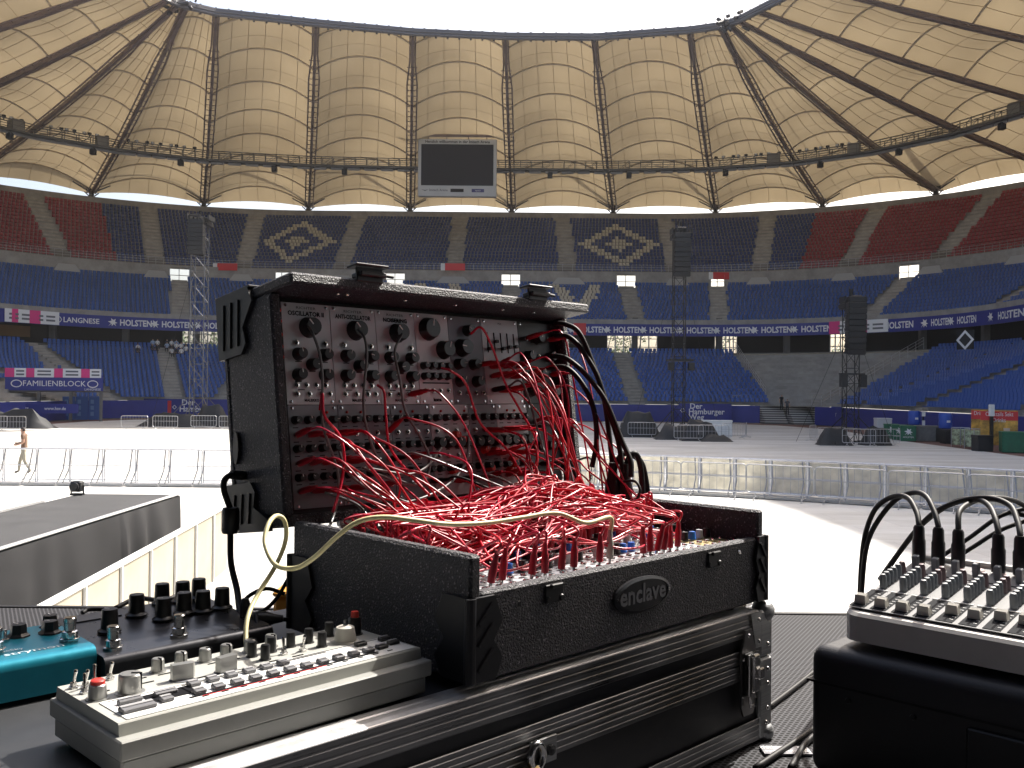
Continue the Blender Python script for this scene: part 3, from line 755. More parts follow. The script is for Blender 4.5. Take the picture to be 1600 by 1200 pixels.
# ---- service catwalk hung under the roof
cw = thing('catwalk', 'long steel service catwalk with lamps hanging below the tent roof', 'catwalk')
def cwp(k, off=0.0): p = rad(k, 0.38)+Vector((0, 0, -1.25+off)); return p
for k in range(-10, 10):
    a, b = cwp(k), cwp(k+1); mb = MB(); e = (b-a).cross(Vector((0, 0, 1))).normalized()*0.55
    for sg in (-1, 1):
        mb.tube([a+e*sg, b+e*sg], 0.2, 6); mb.tube([a+e*sg+Vector((0, 0, 1.25)), b+e*sg+Vector((0, 0, 1.25))], 0.075, 4); mb.tube([a+e*sg+Vector((0, 0, 0.65)), b+e*sg+Vector((0, 0, 0.65))], 0.05, 4)
    mb.beam(a+Vector((0, 0, .05)), b+Vector((0, 0, .05)), 1.0, 0.06)
    n = max(4, int((b-a).length/1.5))
    for i in range(n):
        for sg in (-1, 1):
            p = a.lerp(b, i/n)+e*sg; q = a.lerp(b, (i+1)/n)+e*sg; mb.cyl(p, p+Vector((0, 0, 1.25)), 0.06, n=4)
            if i % 2: mb.cyl(p, q+Vector((0, 0, 1.25)), 0.04, n=4)
    mb.build('walkway', mat('catwalk_steel', (0.10, 0.095, 0.085), 0.6), cw)
    mb = MB(); ln = (b-a).normalized()
    for i in range(6): p = a.lerp(b, (i+0.2)/6)+Vector((0, 0, -0.28)); mb.cyl(p, p+ln*1.7, 0.2, n=6)
    mb.build('cable_tray', mat('tray_grey', (0.30, 0.29, 0.28), 0.5), cw)
    f = rnd.uniform(.2, .8); p = a.lerp(b, f); mb = MB()
    mb.box(p.x-.35, p.x+.35, p.y-.35, p.y+.35, p.z-1.1, p.z-0.3, bev=0.05); mb.cyl(p+Vector((0, 0, -.35)), p, 0.06, n=5)
    mb.build('loudspeaker', BLACKM, cw)
    if k in (-6, -5, -4, 2, 3):
        for i in range(9):
            f = (0.1+0.09*i+ (0.03 if i % 3 == 2 else 0)); p = a.lerp(b, f)+Vector((0, 0, 1.5)); mb = MB(); mb.lathe([(0.08, -.25), (0.24, -.05), (0.27, .18), (0.25, .2)], 8, p); mb.cyl(p-Vector((0, 0, .4)), p, 0.04, n=4)
            mb.build('spotlight', GALV if i % 2 else BLACKM, cw)
    if k in (-5, -6, 2, 3, 5, 7):
        p = a.lerp(b, 0.8); mb = MB(); mb.beam(a.lerp(b, .72)+Vector((0, 0, .8)), a.lerp(b, .86)+Vector((0, 0, .8)), 1.15, 1.3); mb.build('cabinet', mat('cabinet_grey', (0.17, 0.16, 0.14), 0.6), cw)

# ---- scoreboard
c = at(714.5, 262, 127)
sb = thing('scoreboard', 'large grey-framed dark video scoreboard hanging under the roof', 'scoreboard', c, (0, 0, 0))
W, H = 10.8, 7.9
MB().box(-W/2, W/2, 0, 0.9, -H/2, H/2, bev=0.08).build('casing', mat('casing_grey', (0.50, 0.51, 0.51), 0.5, var=0.06, vscale=0.5), sb)
MB().box(-4.95, 4.95, -0.05, 0, -2.45, 3.2).build('screen', mat('screen_dark', (0.012, 0.012, 0.018), 0.7, spec=.2), sb)
lettering('Herzlich willkommen in der Imtech Arena', 0.52, DARK_T, sb, (0, -0.02, 3.55), bold=0.012)
lettering('Imtech Arena', 0.46, GREY_T, sb, (-2.55, -0.02, -3.1), bold=0.008)
MB().add([(-4.9,-.02,-3.0),(-4.4,-.02,-3.25),(-3.9,-.02,-3.0),(-4.4,-.02,-3.1)], [(0,1,2,3)]).build('swoosh_mark', GREY_T, sb)
MB().box(-0.9, 0.9, -0.03, 0, -3.35, -2.9).build('clock_display', DARK_T, sb)
MB().box(2.0, 3.7, -0.03, 0, -3.35, -2.9).build('blue_plate', mat('plate_blue', (0.03, 0.03, 0.15), 0.5), sb)
lettering('ispack', 0.32, WHITE_T, sb, (2.85, -0.045, -3.12))
mb = MB(); mb.cyl((-7.8, .4, 4.5), (8.2, .4, 4.5), 0.2, n=8)
for x in (-4, -1.5, 1.5, 4): mb.cyl((x, .4, 3.9), (x, .4, 4.5), 0.08, n=5)
mb.build('hanger_beam', STEEL, sb)

# ---- thin haze volume added as a glare veil to lift the dark stands
hz = MB().box(-905, 905, -905, 905, -1.1, 60.0).build('added_haze', bpy.data.materials.new('glare_veil')); tag(hz, kind='stuff')
hm = hz.data.materials[0]; hm.use_nodes = True; hn = hm.node_tree; hn.nodes.remove(hn.nodes['Principled BSDF'])
pv_ = hn.nodes.new('ShaderNodeVolumePrincipled'); pv_.inputs['Color'].default_value = (0.93, 0.94, 0.97, 1); pv_.inputs['Density'].default_value = 0.00015; pv_.inputs['Anisotropy'].default_value = 0.3
hn.links.new(pv_.outputs[0], hn.nodes['Material Output'].inputs['Volume'])

# ================================================================== ON THE ARENA FLOOR
def figure(name, joints, edges, radii, zones, root=None):
    """continuous skinned body; joints name->(x,y,z), zones: function(co)->material index"""
    names = list(joints); me = bpy.data.meshes.new(name)
    me.from_pydata([joints[n] for n in names], [(names.index(a), names.index(b)) for a, b in edges], [])
    ob = bpy.data.objects.new(name, me); COL.objects.link(ob)
    ob.modifiers.new('skin', 'SKIN').use_smooth_shade = True
    for i, n in enumerate(names):
        r = radii[n]; r = r if isinstance(r, tuple) else (r, r); me.skin_vertices[0].data[i].radius = r
    me.skin_vertices[0].data[names.index('pelvis')].use_root = True
    ob.modifiers.new('sub', 'SUBSURF').levels = 2
    out = bpy.data.meshes.new_from_object(ob.evaluated_get(bpy.context.evaluated_depsgraph_get()))
    bpy.data.objects.remove(ob)
    for p in out.polygons: p.material_index = zones(p.center); p.use_smooth = True
    return out
def body(h, walk=0.0, arm_l=None, arm_r=None, seated=False, zones=None, mats=()):
    k = h/1.78; J = {}
    if seated:
        J = {'pelvis': (0,0,.50), 'waist': (0,.02,.68), 'chest': (0,.03,.92), 'neck': (0,.0,1.10), 'head': (0,-.02,1.20), 'crown': (0,-.01,1.31),
             'hip_l': (-.10,-.02,.50), 'knee_l': (-.13,-.42,.52), 'ankle_l': (-.13,-.44,.10), 'toe_l': (-.14,-.58,.05), 'hip_r': (.10,-.02,.50), 'knee_r': (.13,-.42,.52), 'ankle_r': (.13,-.46,.10), 'toe_r': (.14,-.6,.05),
             'sh_l': (-.19,.03,1.02), 'el_l': (-.25,-.06,.76), 'wr_l': (-.16,-.28,.66), 'ha_l': (-.12,-.36,.62), 'sh_r': (.19,.03,1.02), 'el_r': (.25,-.06,.76), 'wr_r': (.16,-.28,.66), 'ha_r': (.12,-.36,.62)}
    else:
        w = walk
        J = {'pelvis': (0,0,.95), 'waist': (0,.01,1.12), 'chest': (0,-.01,1.36), 'neck': (0,-.02,1.53), 'head': (0,-.05,1.63), 'crown': (0,-.04,1.74),
             'hip_l': (-.10,0,.92), 'knee_l': (-.11,-.18*w-.02,.50), 'ankle_l': (-.11,-.26*w,.09), 'toe_l': (-.12,-.26*w-.16,.04), 'hip_r': (.10,0,.92), 'knee_r': (.11,.06*w,.49), 'ankle_r': (.11,.34*w,.12), 'toe_r': (.12,.34*w-.13,.04),
             'sh_l': (-.19,0,1.45), 'el_l': (-.25,.06,1.17), 'wr_l': (-.25,-.02,.94), 'ha_l': (-.25,-.05,.84), 'sh_r': (.19,0,1.45), 'el_r': (.25,.05,1.17), 'wr_r': (.25,-.06,.94), 'ha_r': (.25,-.1,.84)}
        for side, a in (('l', arm_l), ('r', arm_r)):
            if a:
                for n_, p in zip(('el_', 'wr_', 'ha_'), a): J[n_+side] = p
    J = {n: (x*k, y*k, z*k) for n, (x, y, z) in J.items()}
    E_ = [('pelvis','waist'),('waist','chest'),('chest','neck'),('neck','head'),('head','crown')]
    for s_ in 'lr': E_ += [('pelvis','hip_'+s_),('hip_'+s_,'knee_'+s_),('knee_'+s_,'ankle_'+s_),('ankle_'+s_,'toe_'+s_),('chest','sh_'+s_),('sh_'+s_,'el_'+s_),('el_'+s_,'wr_'+s_),('wr_'+s_,'ha_'+s_)]
    Rr = {'pelvis': (.15,.11), 'waist': (.14,.10), 'chest': (.165,.115), 'neck': .055, 'head': (.085,.10), 'crown': (.06,.075)}
    for s_ in 'lr': Rr.update({'hip_'+s_: .095, 'knee_'+s_: .065, 'ankle_'+s_: .045, 'toe_'+s_: .04, 'sh_'+s_: .065, 'el_'+s_: .045, 'wr_'+s_: .032, 'ha_'+s_: .04})
    Rr = {n: (tuple(q*k for q in r) if isinstance(r, tuple) else r*k) for n, r in Rr.items()}
    me = figure('body', J, E_, Rr, zones)
    for m in mats: me.materials.append(m)
    return me
SKIN = mat('skin', (0.42, 0.24, 0.16), 0.55); HAIR = mat('hair_dark', (0.03, 0.02, 0.015), 0.6)
def zones_stand(bare_top):
    def z(c):
        if c.z > 1.66 or (c.z > 1.58 and c.y > -0.03 and abs(c.x) < .13): return 3
        if c.z > 1.5 and abs(c.x) < .12: return 0
        if abs(c.x) > 0.205 and c.z < 1.30: return 0
        if c.z > 0.98: return 1
        if c.z < 0.10: return 3
        return 2
    return z
# walking man behind the left barrier
g0 = ground(37, 741)
me = body(1.78, 0.8, arm_l=((-.24,-.05,1.18), (-.2,-.3,1.12), (-.18,-.38,1.14)), arm_r=((.24,.06,1.18), (.2,-.2,1.08), (.17,-.3,1.1)), zones=zones_stand(True), mats=(SKIN, mat('shirt_tan', (0.17, 0.10, 0.065), 0.8), mat('trousers_cream', (0.30, 0.27, 0.21), 0.8), HAIR))
o = tag(link_mesh('person', me, None, (g0.x, g0.y, 0.02), (0, 0, R(-80))), 'person in tan shirt and pale trousers walking left behind the barrier', 'person')
bz = mat('black_cloth', (0.02, 0.02, 0.024), 0.8)
for i, (px, py, lab) in enumerate(((1221, 647, 'person in dark clothes standing on the corner steps, left of the pair'), (1230, 651, 'person with a pale bag strap on the corner steps, right of the pair'))):
    me = body(1.76, 0.25*i, zones=zones_stand(False), mats=(SKIN, bz if not i else mat('jacket_grey', (0.07, 0.07, 0.08), 0.8), bz, HAIR))
    p = at(px, py, 98.3 if not i else 97.6); z = 1.45 if not i else 1.0
    tag(link_mesh('person', me, None, (p.x, p.y, z), (0, 0, R(20-30*i))), lab, 'person')
# little crowd seated in the left corner
crowd_mats = [mat('shirt_white', (0.72, 0.72, 0.70), 0.8), mat('shirt_black', (0.03, 0.03, 0.035), 0.8), mat('shirt_pink', (0.55, 0.22, 0.25), 0.8), mat('shirt_sky', (0.35, 0.45, 0.6), 0.8)]
def zs(c): return 3 if c.z > 1.24 else (0 if (c.z > 1.09 or (c.z < .72 and c.y < -.2 and c.z > .6)) else (1 if c.z > .55 else 2))
SIT = [body(1.76, seated=True, zones=zs, mats=(SKIN, m, bz, HAIR)) for m in crowd_mats]
cr = random.Random(5); cnt = 0
for row in range(11, 18):
    d, z = LROWS[row]; t = -88.0
    while t < -32:
        p, n = plan(t, d); px = 800+FPX*p.x/p.y; k = (RF+d)/RO if t < CL else 1
        ok = (208 < px < 222 and row < 16) or (232 < px < 290 and row in (15, 16, 17)) or (262 < px < 285 and row == 14)
        if ok and cr.random() < 0.4 and cnt < 40:
            tag(link_mesh('person', SIT[cr.choice((0, 0, 0, 1, 2, 3, 1))], None, (p.x, p.y, z+0.0), (0, 0, math.atan2(-n.x, n.y)+cr.uniform(-.3, .3))),
                'person seated among blue seats in the small crowd in the left corner', 'person', 'crowd in the left corner of the lower stand'); cnt += 1
        t += 0.56/k

# ---- crowd barriers
def stage_barrier():
    o = thing('stage_barrier', 'aluminium stage barrier section with sloping back braces in the long line across the floor', 'barrier', group='stage barriers across the floor')
    MB().box(-.52, .52, 0.0, 0.012, .10, 1.10).build('sheet', translucent_mat('barrier_sheet', (0.84, 0.81, 0.72), 0.5), o)
    mb = MB()
    for x in (-.53, .53): mb.cyl((x, -.02, 0.02), (x, -.02, 1.15), .022, n=6)
    mb.cyl((-.55, -.02, 1.15), (.55, -.02, 1.15), .03, n=6); mb.cyl((-.55, -.02, .6), (.55, -.02, .6), .015, n=6); mb.cyl((-.55, -.02, .12), (.55, -.02, .12), .02, n=6)
    mb.build('frame', ALU, o)
    mb = MB()
    for x in (-.5, .42): MB().tube([(x, -.04, 1.12), (x+.10, -.45, .5), (x+.08, -.85, .06), (x+.02, -.95, .04)], .022, 5).build('brace', mat('brace_steel', (0.34, 0.34, 0.34), 0.45, 0.7), o)
    MB().box(-.53, .53, -1.0, -.03, 0.022, .05).build('foot_plate', ALU, o)
    MB().box(-.53, .53, -1.03, -1.0, 0.022, .10).build('toe_edge', mat('brace_steel', (0.34, 0.34, 0.34), 0.45, 0.7), o)
    return o
line = []
for i in range(60):
    f = i/59; x = -24+48*f
    y = 31.4 if x < 0 else 31.7-5.9*(min(x, 24)/14.2)**1.6
    line.append(Vector((x, y, 0)))
proto = stage_barrier(); first = True; acc = 0.0; pos = line[0].copy(); seg = 0; placed = []
s_ = 0.0; L = [0]
for i in range(len(line)-1): L.append(L[-1]+(line[i+1]-line[i]).length)
def along(s):
    for i in range(len(line)-1):
        if L[i+1] >= s: f = (s-L[i])/(L[i+1]-L[i]); return line[i].lerp(line[i+1], f), (line[i+1]-line[i]).normalized()
    return line[-1], (line[-1]-line[-2]).normalized()
s = L[-1]-1.0
while s > 1.0:
    p, d = along(s); o = proto if first else copy_tree(proto); first = False
    if p.x < 1.5:
        o['label'] = 'open aluminium stage barrier frame with sloping braces in the line left of the synth'; o['group'] = 'open stage barrier frames'
        for ch in list(o.children):
            if ch.name.startswith('sheet'): bpy.data.objects.remove(ch) if o is not proto else None
    o.location = (p.x, p.y, 0.02); o.rotation_euler = (0, 0, math.atan2(d.y, d.x)+cr.uniform(-.02, .02)); s -= 1.12
def steel_barrier():
    o = thing('steel_barrier', 'low tubular steel barrier standing in front of the stage barrier line', 'barrier', group='steel barriers')
    mb = MB(); w, h = 1.0, 1.08; r = .12; pts = []
    for cx, cz, a0 in ((w-r, .22+r, -90), (w-r, h-r, 0), (-w+r, h-r, 90), (-w+r, .22+r, 180)):
        for q in range(4): a = R(a0+q*30); pts.append((cx+r*math.cos(a), 0, cz+r*math.sin(a)))
    mb.tube(pts, .021, 6, closed=True); mb.build('frame', GALV, o)
    mb = MB()
    for i in range(1, 9): x = -w+2*w*i/9; mb.cyl((x, 0, .22), (x, 0, h), .008, n=5)
    mb.cyl((-w, 0, .68), (w, 0, .68), .012, n=5); mb.build('bars', GALV, o)
    for x in (-.7, .7):
        mb = MB(); mb.tube([(x, 0, .24), (x-.02, 0, .12), (x, -.3, .04), (x, -.34, .03)], .018, 5); mb.tube([(x, 0, .24), (x-.02, 0, .12), (x, .3, .04), (x, .34, .03)], .018, 5); mb.build('foot', GALV, o)
    return o
sproto = steel_barrier(); used = [False]
def sbar(x, y, a, label=None, group=None):
    o = copy_tree(sproto) if used[0] else sproto; used[0] = True
    o.location = (x, y, 0.02); o.rotation_euler = (0, 0, a)
    if label: o['label'] = label
    if group: o['group'] = group
    return o
for i in range(8):
    p, d = along(26.9+2.08*i); n = Vector((d.y, -d.x, 0)); sbar(p.x+n.x*1.3, p.y+n.y*1.3, math.atan2(d.y, d.x)+cr.uniform(-.04, .04))
cnt_ = {}
for px, py, a, where in ((210, 672, 5, 'left'), (258, 672, -4, 'left'), (318, 671, 3, 'left'), (362, 672, 0, 'left'), (18, 674, 6, 'far left'), (-10, 673, 0, 'far left'),
                         (962, 683, 4, 'middle'), (1003, 684, -3, 'middle'), (1076, 690, 5, 'middle'), (1115, 690, -4, 'middle'), (1146, 686, 20, 'middle'), (1166, 684, 75, 'middle'),
                         (1300, 695, 5, 'right'), (1342, 698, -6, 'right'), (1383, 698, 8, 'right'), (1270, 689, 60, 'right')):
    p = ground(px, py); cnt_[where] = cnt_.get(where, 0)+1
    sbar(p.x, p.y, R(a), '%s tubular steel barrier guarding the foot of the %s delay tower' % (('leftmost', 'second', 'third', 'fourth', 'fifth', 'sixth sideways')[cnt_[where]-1], where) if where != 'far left' else 'tubular steel barrier at the far left picture edge beyond the walking man', 'steel barriers round the delay towers')

# ---- delay towers
def truss(mb, x, y, z0, z1, w, r=.035, step=None, mi=0):
    step = step or w*1.1
    cs = [(-w/2, -w/2), (w/2, -w/2), (w/2, w/2), (-w/2, w/2)]
    for a, b in cs: mb.cyl((x+a, y+b, z0), (x+a, y+b, z1), r, n=5, mi=mi)
    n = int((z1-z0)/step)
    for i in range(n):
        za, zb = z0+(z1-z0)*i/n, z0+(z1-z0)*(i+1)/n
        for q in range(4):
            a, b = cs[q], cs[(q+1) % 4]
            if i % 2: a, b = b, a
            mb.cyl((x+a[0], y+a[1], za), (x+b[0], y+b[1], zb), r*.7, n=4, mi=mi); mb.cyl((x+a[0], y+a[1], zb), (x+b[0], y+b[1], zb), r*.6, n=4, mi=mi)
def tower(label, px, pyb, ptop, Y, w, m, array):
    b = at(px, 600, Y); zt = at(px, ptop, Y).z
    o = thing('delay_tower', label, 'tower', (b.x, Y, 0.02))
    mb = MB(); truss(mb, 0, 0, 0, zt-1.2, w, .045 if w > 1 else .035, step=w*1.15); mb.build('truss_mast', m, o)
    mb = MB(); mb.box(-w*.75, w*.75, -w*.75, w*.75, zt-1.3, zt-.95, bev=.03)
    for sg in (-1, 1): mb.beam((sg*w*.4, -w*1.4, zt-.8), (sg*w*.4, w*1.2, zt-.8), .12, .25)
    mb.cyl((-w*.4, -w*1.2, zt-.6), (w*.4, -w*1.2, zt-.6), .1, n=6); mb.cyl((0, 0, zt-.8), (0, 0, zt), .12, n=6)
    for q in range(7): mb.box(-w*.8+q*.27*w, -w*.8+q*.27*w+.12*w, -w*.9, w*.5, zt-.9, zt-.9+rnd.uniform(.2, .8)*w*.6)
    mb.build('tower_head', BLACKM, o)
    for sx, sy in ((1, 1), (-1, 1), (1, -1), (-1, -1)):
        mb = MB(); mb.beam((sx*w*.5, sy*w*.5, .15), (sx*w*2.0, sy*w*2.0, .15), .14, .14); mb.cyl((sx*w*.5, sy*w*.5, w*2.2), (sx*w*1.9, sy*w*1.9, .2), .035, n=5); mb.build('outrigger', m, o)
    for sx, sy in ((1, .4), (-1, .4)):
        mb = MB(); mb.cyl((sx*w*.4, 0, zt*.75), (sx*w*4, sy*w*3, .1), .014, n=4); mb.build('guy_wire', BLACKM, o)
    array(o, zt, w)
    return o
def array_boxes(o, x, y, ztop, n, bw, bh, bd, curve=2.2):
    z = ztop; a = 0; yy = y
    for i in range(n):
        mb = MB(); M = Matrix.Translation((x, yy, z)) @ Matrix.Rotation(R(a), 4, 'X')
        mb.box(-bw/2, bw/2, -bd/2, bd/2, -bh, 0, bev=.02, M=M); mb.box(-bw/2-.03, -bw/2, -bd/2, bd/2, -bh*.9, -bh*.1, M=M); mb.box(bw/2, bw/2+.03, -bd/2, bd/2, -bh*.9, -bh*.1, M=M)
        mb.build('array_cabinet', BLACKM, o); z -= bh*math.cos(R(a))*1.02; yy += bh*math.sin(R(a)); a += curve if i > n/2 else .4
def arr1(o, zt, w):
    array_boxes(o, 0.1, -1.25, zt-1.0, 8, 1.25, .36, .75)
    for i in range(6):
        mb = MB(); z = zt-1.7-i*.42; mb.beam((-.7, -.9, z), (.55, -.9, z+.25), .1, .1); mb.cyl((-.6, -.85, z), (.6, -.85, z-.2), .06, n=5); mb.build('rigging_bar', ALU if i % 3 == 1 else BLACKM, o)
def arr2(o, zt, w):
    array_boxes(o, 0, -1.1, zt-1.0, 9, 1.15, .35, .7)
    MB().box(-.9, .9, -1.3, .4, 5.6, 5.75).build('light_platform', BLACKM, o)
    for sx in (-.75, .75): mb = MB(); mb.box(sx-.22, sx+.22, -1.35, -.8, 4.9, 5.5, bev=.03); mb.build('side_speaker', BLACKM, o)
def arr3(o, zt, w):
    array_boxes(o, 0, -.9, zt-.6, 10, 1.1, .36, .65)
    for sx in (-.62, .62): mb = MB(); mb.box(sx-.2, sx+.2, -.7, -.2, 3.7, 4.5, bev=.03); mb.build('side_speaker', BLACKM, o)
    MB().box(-.8, .8, -.4, -.1, 4.5, 4.6).build('cross_bar', BLACKM, o)
tower('aluminium truss delay tower on the left with speakers at its top', 310, 655, 330, 80, 1.15, mat('truss_grey', (.17, .17, .18), .4, .8), arr1)
tower('dark delay tower in the middle right before the blue seats', 1060, 680, 348, 70, 0.85, BLACKM, arr2)
tower('shorter dark tower on the right with a black line array', 1329, 690, 452, 60, 0.8, BLACKM, arr3)

# ---- covered gear and boxes by the towers
TARP = mat('tarpaulin', (0.018, 0.019, 0.021), 0.7, var=0.3, vscale=3)
def lump(name, label, px, py, w, h, d, m=TARP, cat='equipment', seed=1, peak=0.6):
    p = ground(px, py); rr = random.Random(seed); mb = MB(); n = 7
    rows = []
    for i in range(n):
        y = -d/2+d*i/(n-1); row = []
        for q in range(9):
            x = -w/2+w*q/8; e = min(1, 4*min(q, 8-q)/8)*min(1, 3*min(i, n-1-i)/(n-1)); z = h*e*(peak+(1-peak)*rr.random()); row.append((x+rr.uniform(-.04, .04), y, z))
        rows.append(row)
    mb.grid(rows)
    o = mb.build(name, m, None, (p.x, p.y+d/2, 0.02), smooth=60); tag(o, label, cat); return o
lump('covered_gear', 'dark tarpaulin heap left of the middle tower', 1000, 684, 3.2, 1.9, 2.0, seed=3, peak=.85)
lump('covered_gear', 'black cable and case heap at the foot of the middle tower', 1060, 688, 3.0, 1.2, 1.8, seed=4)
lump('covered_gear', 'dark gear heap right of the middle tower', 1098, 690, 2.8, 1.5, 1.6, seed=5, peak=.8)
lump('covered_gear', 'low black cable coils beside the white sheet', 1122, 691, 2.2, .5, 1.2, seed=6)
lump('covered_gear', 'black gear heap at the foot of the right tower', 1310, 697, 2.2, 1.15, 1.6, seed=7, peak=.8)
lump('covered_gear', 'round dark bundle right of the right tower', 1375, 697, 1.9, 1.3, 1.5, seed=8, peak=.8)
lump('covered_gear', 'dark gear heap behind the barriers by the left tower', 265, 668, 6, 1.3, 2, seed=9)
lump('covered_gear', 'black case heap under the left tower', 325, 668, 3, 2.0, 2, seed=10, peak=.8)
lump('covered_gear', 'dark gear heap at the far left edge of the floor', 12, 670, 6, 1.6, 2, seed=11)
def crate(name, label, px, py, w, h, d, m, cat, extra=None, rz=0, lid=None):
    p = ground(px, py); o = thing(name, label, cat, (p.x, p.y+d/2*math.cos(rz), 0.02), (0, 0, rz))
    MB().box(-w/2, w/2, -d/2, d/2, 0, h, bev=.03).build('body', m, o)
    MB().box(-w/2-.02, w/2+.02, -d/2-.02, d/2+.02, h-.09, h+.03, bev=.02).build('rim', lid or m, o)
    if extra: extra(o)
    return o
GREEN = mat('crate_green', (0.012, 0.12, 0.06), 0.55, var=.15); GREYB = mat('box_grey', (0.14, 0.135, 0.125), 0.7, var=.2)
def hmark(o): link_mesh('horse_mark', KN, o, (0, -.62, .65), (R(90), 0, 0), (.5, .5, .5)); lettering('HOLSTEN', .16, WHITE_T, o, (0, -.62, .28))
rz = R(-52)
for i, (px, py) in enumerate(((1397, 686), (1410, 688), (1424, 690))): crate('green_crate', ('leftmost', 'middle', 'rightmost')[i]+' of three green beer crates standing in a row', px, py, 1.0, 1.05, 1.2, GREEN, 'crate', hmark, R(-20))
crate('green_crate', 'big green beer crate at the right picture edge', 1592, 708, 1.3, 1.15, 1.3, GREEN, 'crate', hmark, R(-20))
crate('storage_box', 'grey covered box right of the green crates', 1453, 690, 1.5, 1.05, 1.3, GREYB, 'box', None, R(-20))
crate('storage_box', 'white tarpaulin-wrapped box left of the green crates', 1384, 683, 1.1, 1.4, 1.2, mat('wrap_white', (0.5, 0.5, 0.5), 0.6), 'box', None, R(-10))
crate('white_panel_box', 'white sheet-covered box behind the middle barriers', 1121, 683, 2.2, 1.2, .6, WHITE, 'box')
crate('yellow_box', 'small yellow case under the left delay tower', 323, 662, 1.6, .9, .8, mat('case_yellow', (0.6, 0.38, 0.03), 0.6), 'box')
for i, (px, py) in enumerate(((1477, 691), (1428, 683))):
    p = ground(px, py); o = thing('barrel', ('blue barrel with white label on a dark stand', 'blue barrel half hidden behind the green crates')[i], 'barrel', (p.x, p.y, 0.02))
    MB().box(-.45, .45, -.45, .45, 0, .95, bev=.03).build('stand', BLACKM, o); MB().lathe([(.4, .95), (.42, 1.0), (.45, 1.3), (.42, 1.5), (.45, 1.8), (.4, 2.0)], 16).build('drum', mat('barrel_blue', (0.03, 0.09, 0.45), 0.4), o, smooth=50)
    MB().box(-.12, .12, -.48, -.46, 1.35, 1.5).build('label_plate', WHITE_T, o)
lump('bags', 'pale refuse bags piled on the green crates', 1424, 676, 1.8, .7, 1.0, mat('bag_pale', (0.45, 0.42, 0.4), 0.5), 'bags', 12).location.z = 1.0
lump('bags', 'orange and yellow bags next to the pale bags', 1440, 677, 1.0, .6, 1.0, mat('bag_orange', (0.5, 0.25, 0.08), 0.5), 'bags', 13).location.z = 1.0
# drinks posters and planters at the right
def poster(px, py, w, label, lines):
    p = ground(px, py); o = thing('drinks_poster', label, 'poster', (p.x, p.y, 0.02), (0, 0, R(-22)))
    m = bpy.data.materials.get('poster_orange')
    if not m:
        m = mat('poster_orange', (0.55, 0.10, 0.02), 0.6, var=0.9, vscale=1.6, col2=(0.65, 0.3, 0.05))
    MB().box(-w/2, w/2, 0, .08, .25, 2.35, bev=.01).build('board', m, o); MB().box(-w/2, w/2, -.012, -.002, 1.75, 2.3).build('heading_field', RED, o)
    for i, tx in enumerate(lines): lettering(tx, .36, WHITE_T, o, (0, -.03, 2.12-.36*i), sx=.72)
    mb = MB(); mb.lathe([(.02, .7), (.05, .72), (.03, .8), (.16, 1.0), (.18, 1.3)], 10, (w*.2, -.05, 0)); mb.build('glass_picture', mat('poster_pale', (.7, .55, .45), .6), o)
    for x in (-w/2+.05, w/2-.05): MB().box(x-.04, x+.04, .0, .3, 0, .3).build('foot', BLACKM, o)
poster(1561, 703, 2.0, 'orange drinks poster reading Cocktails Sekt Drinks', ('Cocktails Sekt', 'Drinks'))
poster(1531, 699, 1.0, 'narrow orange drinks poster left of the white post', ('Drinks',))
p = ground(1549, 703); o = thing('post', 'white square post between the two orange posters', 'post', (p.x, p.y, .02)); MB().box(-.08, .08, -.08, .08, 0, 2.0).build('shaft', BLACKM, o); MB().box(-.13, .13, -.13, .13, 2.0, 2.7, bev=.02).build('head', WHITE, o)
p = ground(1462, 690); o = thing('post', 'thin post with small white signs on the blue wall', 'post', (p.x, p.y+2.0, .02)); MB().box(-.04, .04, -.04, .04, 0, 2.0).build('shaft', BLACKM, o); MB().box(-.12, .12, -.1, -.04, 1.7, 2.0).build('upper_sign', WHITE, o); MB().box(-.1, .1, -.1, -.04, 1.0, 1.4).build('lower_sign', WHITE, o)
for i, (px, py) in enumerate(((1500, 698), (1521, 701))):
    p = ground(px, py); o = thing('planter', ('left', 'right')[i]+' of two wire planters with pink and green flowers', 'planter', (p.x, p.y, .02), (0, 0, R(-22)))
    MB().box(-.5, .5, -.3, .3, .1, 1.1, bev=.02).build('box', mat('planter_print', (.28, .16, .12), .7, var=.8, vscale=6, col2=(.35, .4, .25)), o)
    mb = MB()
    for x in (-.52, 0, .52): mb.cyl((x, -.33, 0), (x, -.33, 1.2), .025, n=5)
    mb.cyl((-.52, -.33, 1.2), (.52, -.33, 1.2), .025, n=5); mb.build('wire_frame', GALV, o)
for i, (px, py) in enumerate(((1487, 694), (1590, 690), (1540, 706))):
    crate('dark_box', ('dark box behind the planters', 'dark box against the blue wall at the right edge', 'small dark box in front of the drinks posters')[i], px, py, .9, .9, .8, BLACKM, 'box')
# blue doors and family-block banner in the left corner
p = at(128, 640, 92); o = thing('blue_doors', 'blue panelled doors under the family block at the left', 'doors', (p.x, p.y, .05), (0, 0, R(12)))
for i in range(3):
    d_ = MB().box(-1.8+1.2*i, -.65+1.2*i, 0, .1, 0, 2.3, bev=.02).build('door_leaf', mat('door_blue', (.03, .10, .35), .5), o)
    for q in range(3): MB().box(-1.6+1.2*i, -1.3+1.2*i, -.02, 0, .4+.6*q, .8+.6*q).build('door_panel', mat('door_pale', (.12, .25, .5), .5), d_)
p = at(85, 598, 88)
o = thing('family_block_banner', 'blue balcony banner reading Familienblock with pink and white adverts', 'banner', (p.x, p.y, p.z), (0, 0, R(12)))
MB().box(-4.3, 4.3, 0, .2, -.75, .75, bev=.02).build('banner_panel', BLUEB, o); lettering('FAMILIENBLOCK', .75, WHITE_T, o, (0, -.03, -.1))
